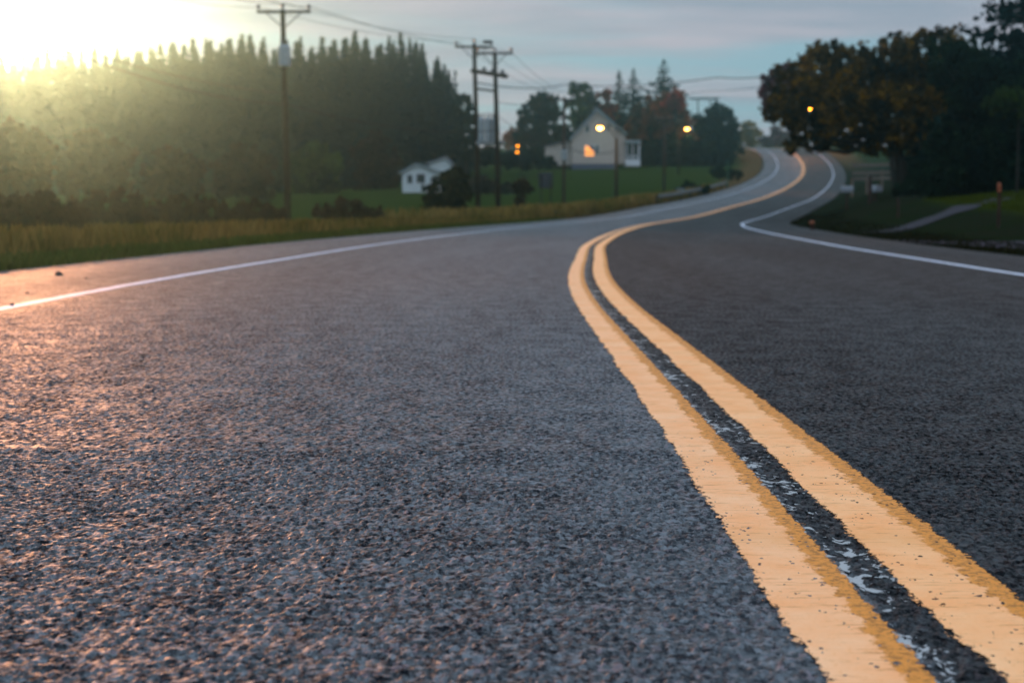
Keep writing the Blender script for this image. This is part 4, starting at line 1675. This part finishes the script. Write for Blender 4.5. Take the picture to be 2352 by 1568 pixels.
def mailbox(px, py, Y, label, tilt=0.0, w=.32, l=.62):
    x, y, z = base_at(px, 470, Y)
    o = empty("mailbox", (x, y, z), label, "mailbox", "mailboxes under the large tree", R(tilt))
    h = at(px, py, Y).z - z
    m = MB()
    m.box((0, 0, h / 2 - .45), (.11, .11, h + .7))
    m.build("post", M['redwood'], o)
    m = MB()
    prof = [(-w / 2, 0), (w / 2, 0)] + [(w / 2 * math.cos(a), .16 + .16 * math.sin(a)) for a in [i * math.pi / 8 for i in range(9)]]
    m.prism([(p, q + h - .08) for p, q in prof], -l / 2, l / 2)
    bx_ = m.build("box", M['white_metal'], o)
    bx_.rotation_euler = (0, 0, 0)
    m = MB()
    m.box((w / 2 + .02, l * .2, h + .18), (.02, .05, .22))
    m.build("flag", M['orange_plastic'], o)
    return o


mailbox(1945, 438, 74, "white mailbox turned side-on beneath the large tree's left side", 80)
mailbox(2010, 437, 72, "white mailbox facing the camera beneath the large tree's fork", 25, .42, .6)

# weathered post between the mailboxes
x, y, z = base_at(1998, 470, 70)
m = MB()
m.tube([(0, 0, -.3), (0, 0, .6), (0, 0, 1.35)], [.10, .09, .07], 8)
o = m.build("wooden_post", M['redwood'])
o.location = (x, y, z)
tag(o, "reddish wooden post standing between the two white mailboxes", "post")

# roadside markers


def marker(px, py0, py1, Y, label, tip=True, r=.025, mat='redwood', tipm='orange_plastic'):
    x, y, z = base_at(px, py0, Y)
    h = at(px, py1, Y).z - z
    o = empty("marker_post", (x, y, z), label, "marker post")
    m = MB()
    m.tube([(0, 0, -.2), (.01, 0, h * .6), (0, 0, h * .8)], [r, r, r], 8)
    m.build("stake", M[mat], o)
    m = MB()
    m.tube([(0, 0, h * .8), (-.01, 0, h * .97), (-.01, 0, h)], [r * 1.25, r * 1.25, r * .6], 8)
    m.build("reflector", M[tipm], o)


marker(2293, 515, 420, 35, "thin stake with an orange reflector on the right-hand lawn", r=.038)
marker(2062, 512, 455, 47, "thin dark stake beside the pale path under the large tree", r=.035, tipm='redwood')
marker(1671, 425, 372, 150, "slim green marker stake at the guard rail's far end", r=.06, mat='green_post', tipm='green_post')
marker(1865, 522, 508, 41, "short stub with an amber reflector low on the right verge", r=.06)

# guard rail at the bend
ia = int(np.argmin(abs(CY - 102)))
ib = int(np.argmin(abs(CY - 150)))
GRo = L_ - .75
cx0, cy0 = CX[ia] + NX[ia] * GRo, CY[ia] + NY[ia] * GRo
gr0 = (cx0, cy0, gz(cx0, cy0))
o = empty("guard_rail", gr0, "low pale steel guard rail on the inside of the bend", "guard rail")
V = []
prof = [(-.02, .72), (.05, .69), (.05, .62), (0, .59), (0, .55), (.05, .52), (.05, .45), (-.02, .42)]
Fc = []
cnt = 0
for i in range(ia, ib, 4):
    for (po, pz) in prof:
        off = GRo + po
        V.append((CX[i] + NX[i] * off - gr0[0], CY[i] + NY[i] * off - gr0[1], CZ[i] + pz * .8 - gr0[2]))
    if cnt:
        n0 = (cnt - 1) * 8
        for j in range(7):
            Fc.append((n0 + j, n0 + j + 1, n0 + 9 + j, n0 + 8 + j))
    cnt += 1
m = MB()
m.v, m.f = V, Fc
rl = m.build("rail", M['rail_steel'], o)
sm = rl.modifiers.new("thickness", 'SOLIDIFY')
sm.thickness = .012
for i in range(ia, ib, 12):
    off = GRo - .10
    xx, yy = CX[i] + NX[i] * off, CY[i] + NY[i] * off
    zb = gz(xx, yy)
    m = MB()
    top = CZ[i] + .58
    m.box((xx - gr0[0], yy - gr0[1], (zb - .3 + top) / 2 - gr0[2]), (.14, .12, top - zb + .3))
    m.build("post", M['wood'], o)

# dark sign seen from behind on two legs
x, y, z = base_at(1252, 480, 98)
o = empty("road_sign", (x, y, z), "dull sign seen from behind on two legs in the weeds", "road sign")
a, c = at(1237, 433, 98), at(1270, 396, 98)
m = MB()
m.box(((a.x + c.x) / 2 - x, 0, (a.z + c.z) / 2 - z), (c.x - a.x, .04, c.z - a.z))
m.build("panel", M['darkpanel'], o)
for px in (1243, 1265):
    q = at(px, 400, 98)
    m = MB()
    m.box((q.x - x, -.06, (q.z - z) / 2 - .2), (.09, .07, q.z - z + .3))
    m.build("leg", M['wood'], o)

# utility cabinet by the twin poles
x, y, z = base_at(1133, 480, 80)
o = empty("utility_cabinet", (x, y, z), "low pale grey utility cabinet at the twin poles' foot", "utility cabinet")
m = MB()
m.box((0, 0, .28), (.95, .5, .75))
m.build("body", M['metal'], o)
m = MB()
m.box((0, 0, .69), (1.03, .58, .07))
m.build("lid", M['roofgrey'], o)
m = MB()
m.box((.0, -.265, .3), (.03, .02, .5))
m.build("door_seam", M['dmetal'], o)

# blue drum beside the bush behind the guard rail
x, y, z = base_at(1564, 430, 122)
o = empty("blue_drum", (x, y, z), "blue-grey drum standing left of the small bush behind the rail", "drum")
m = MB()
m.tube([(0, 0, -.2), (0, 0, .3), (0, 0, .32), (0, 0, .34), (0, 0, .9), (0, 0, .95)], [.36, .36, .39, .36, .36, .33], 14)
m.build("body", M['bluebox'], o)
m = MB()
m.tube([(0, 0, .951), (0, 0, .99)], [.37, .35], 14)
m.build("lid", M['dmetal'], o)

# pebbles on the left shoulder
srng = random.Random(3)
for k, (px, py, sz, lab) in enumerate([
        (135, 632, .055, "dark stone on the left shoulder near the picture's edge"),
        (28, 702, .026, "small dark pebble beside the left end of the white line"),
        (198, 640, .020, "tiny dark pebble right of the dark shoulder stone"),
        (62, 674, .018, "tiny pebble between the dark stone and the white line")]):
    r0 = ray(px, py)
    t = -CAM_H / r0.z
    p = Vector((0, 0, CAM_H)) + r0 * t
    m = MB()
    ring = []
    for zz, rr_ in ((-.2, .8), (.1, 1.0), (.45, .8), (.65, .35)):
        ring.append((zz * sz, rr_ * sz * .6))
    m.tube([(srng.uniform(-.1, .1) * sz, 0, a) for a, b in ring], [b for a, b in ring], 9)
    m.v = [(vx * (1 + srng.uniform(-.15, .15)), vy * (1 + srng.uniform(-.15, .15)), vz) for vx, vy, vz in m.v]
    o = m.build("pebble", M['stone'], None, True)
    o.location = (p.x, p.y, 0)
    tag(o, lab, "pebble", "stones on the left shoulder")

# ------------------------------------------------------------------ haze
m = MB()
m.box((0, 280, 22), (1160, 720, 50))
hz = m.build("haze", M['stone'])
hz.data.materials.clear()
hm = bpy.data.materials.new("haze_air")
hm.use_nodes = True
t = hm.node_tree
t.nodes.clear()
pv = N(t, 'ShaderNodeVolumePrincipled')
pv.inputs['Color'].default_value = (0.42, 0.92, 1.0, 1)
pv.inputs['Density'].default_value = 0.00078
pv.inputs['Anisotropy'].default_value = 0.915
mo = N(t, 'ShaderNodeOutputMaterial')
t.links.new(pv.outputs[0], mo.inputs['Volume'])
hz.data.materials.append(hm)
tag(hz, "thin evening haze filling the valley", "haze", kind='stuff')
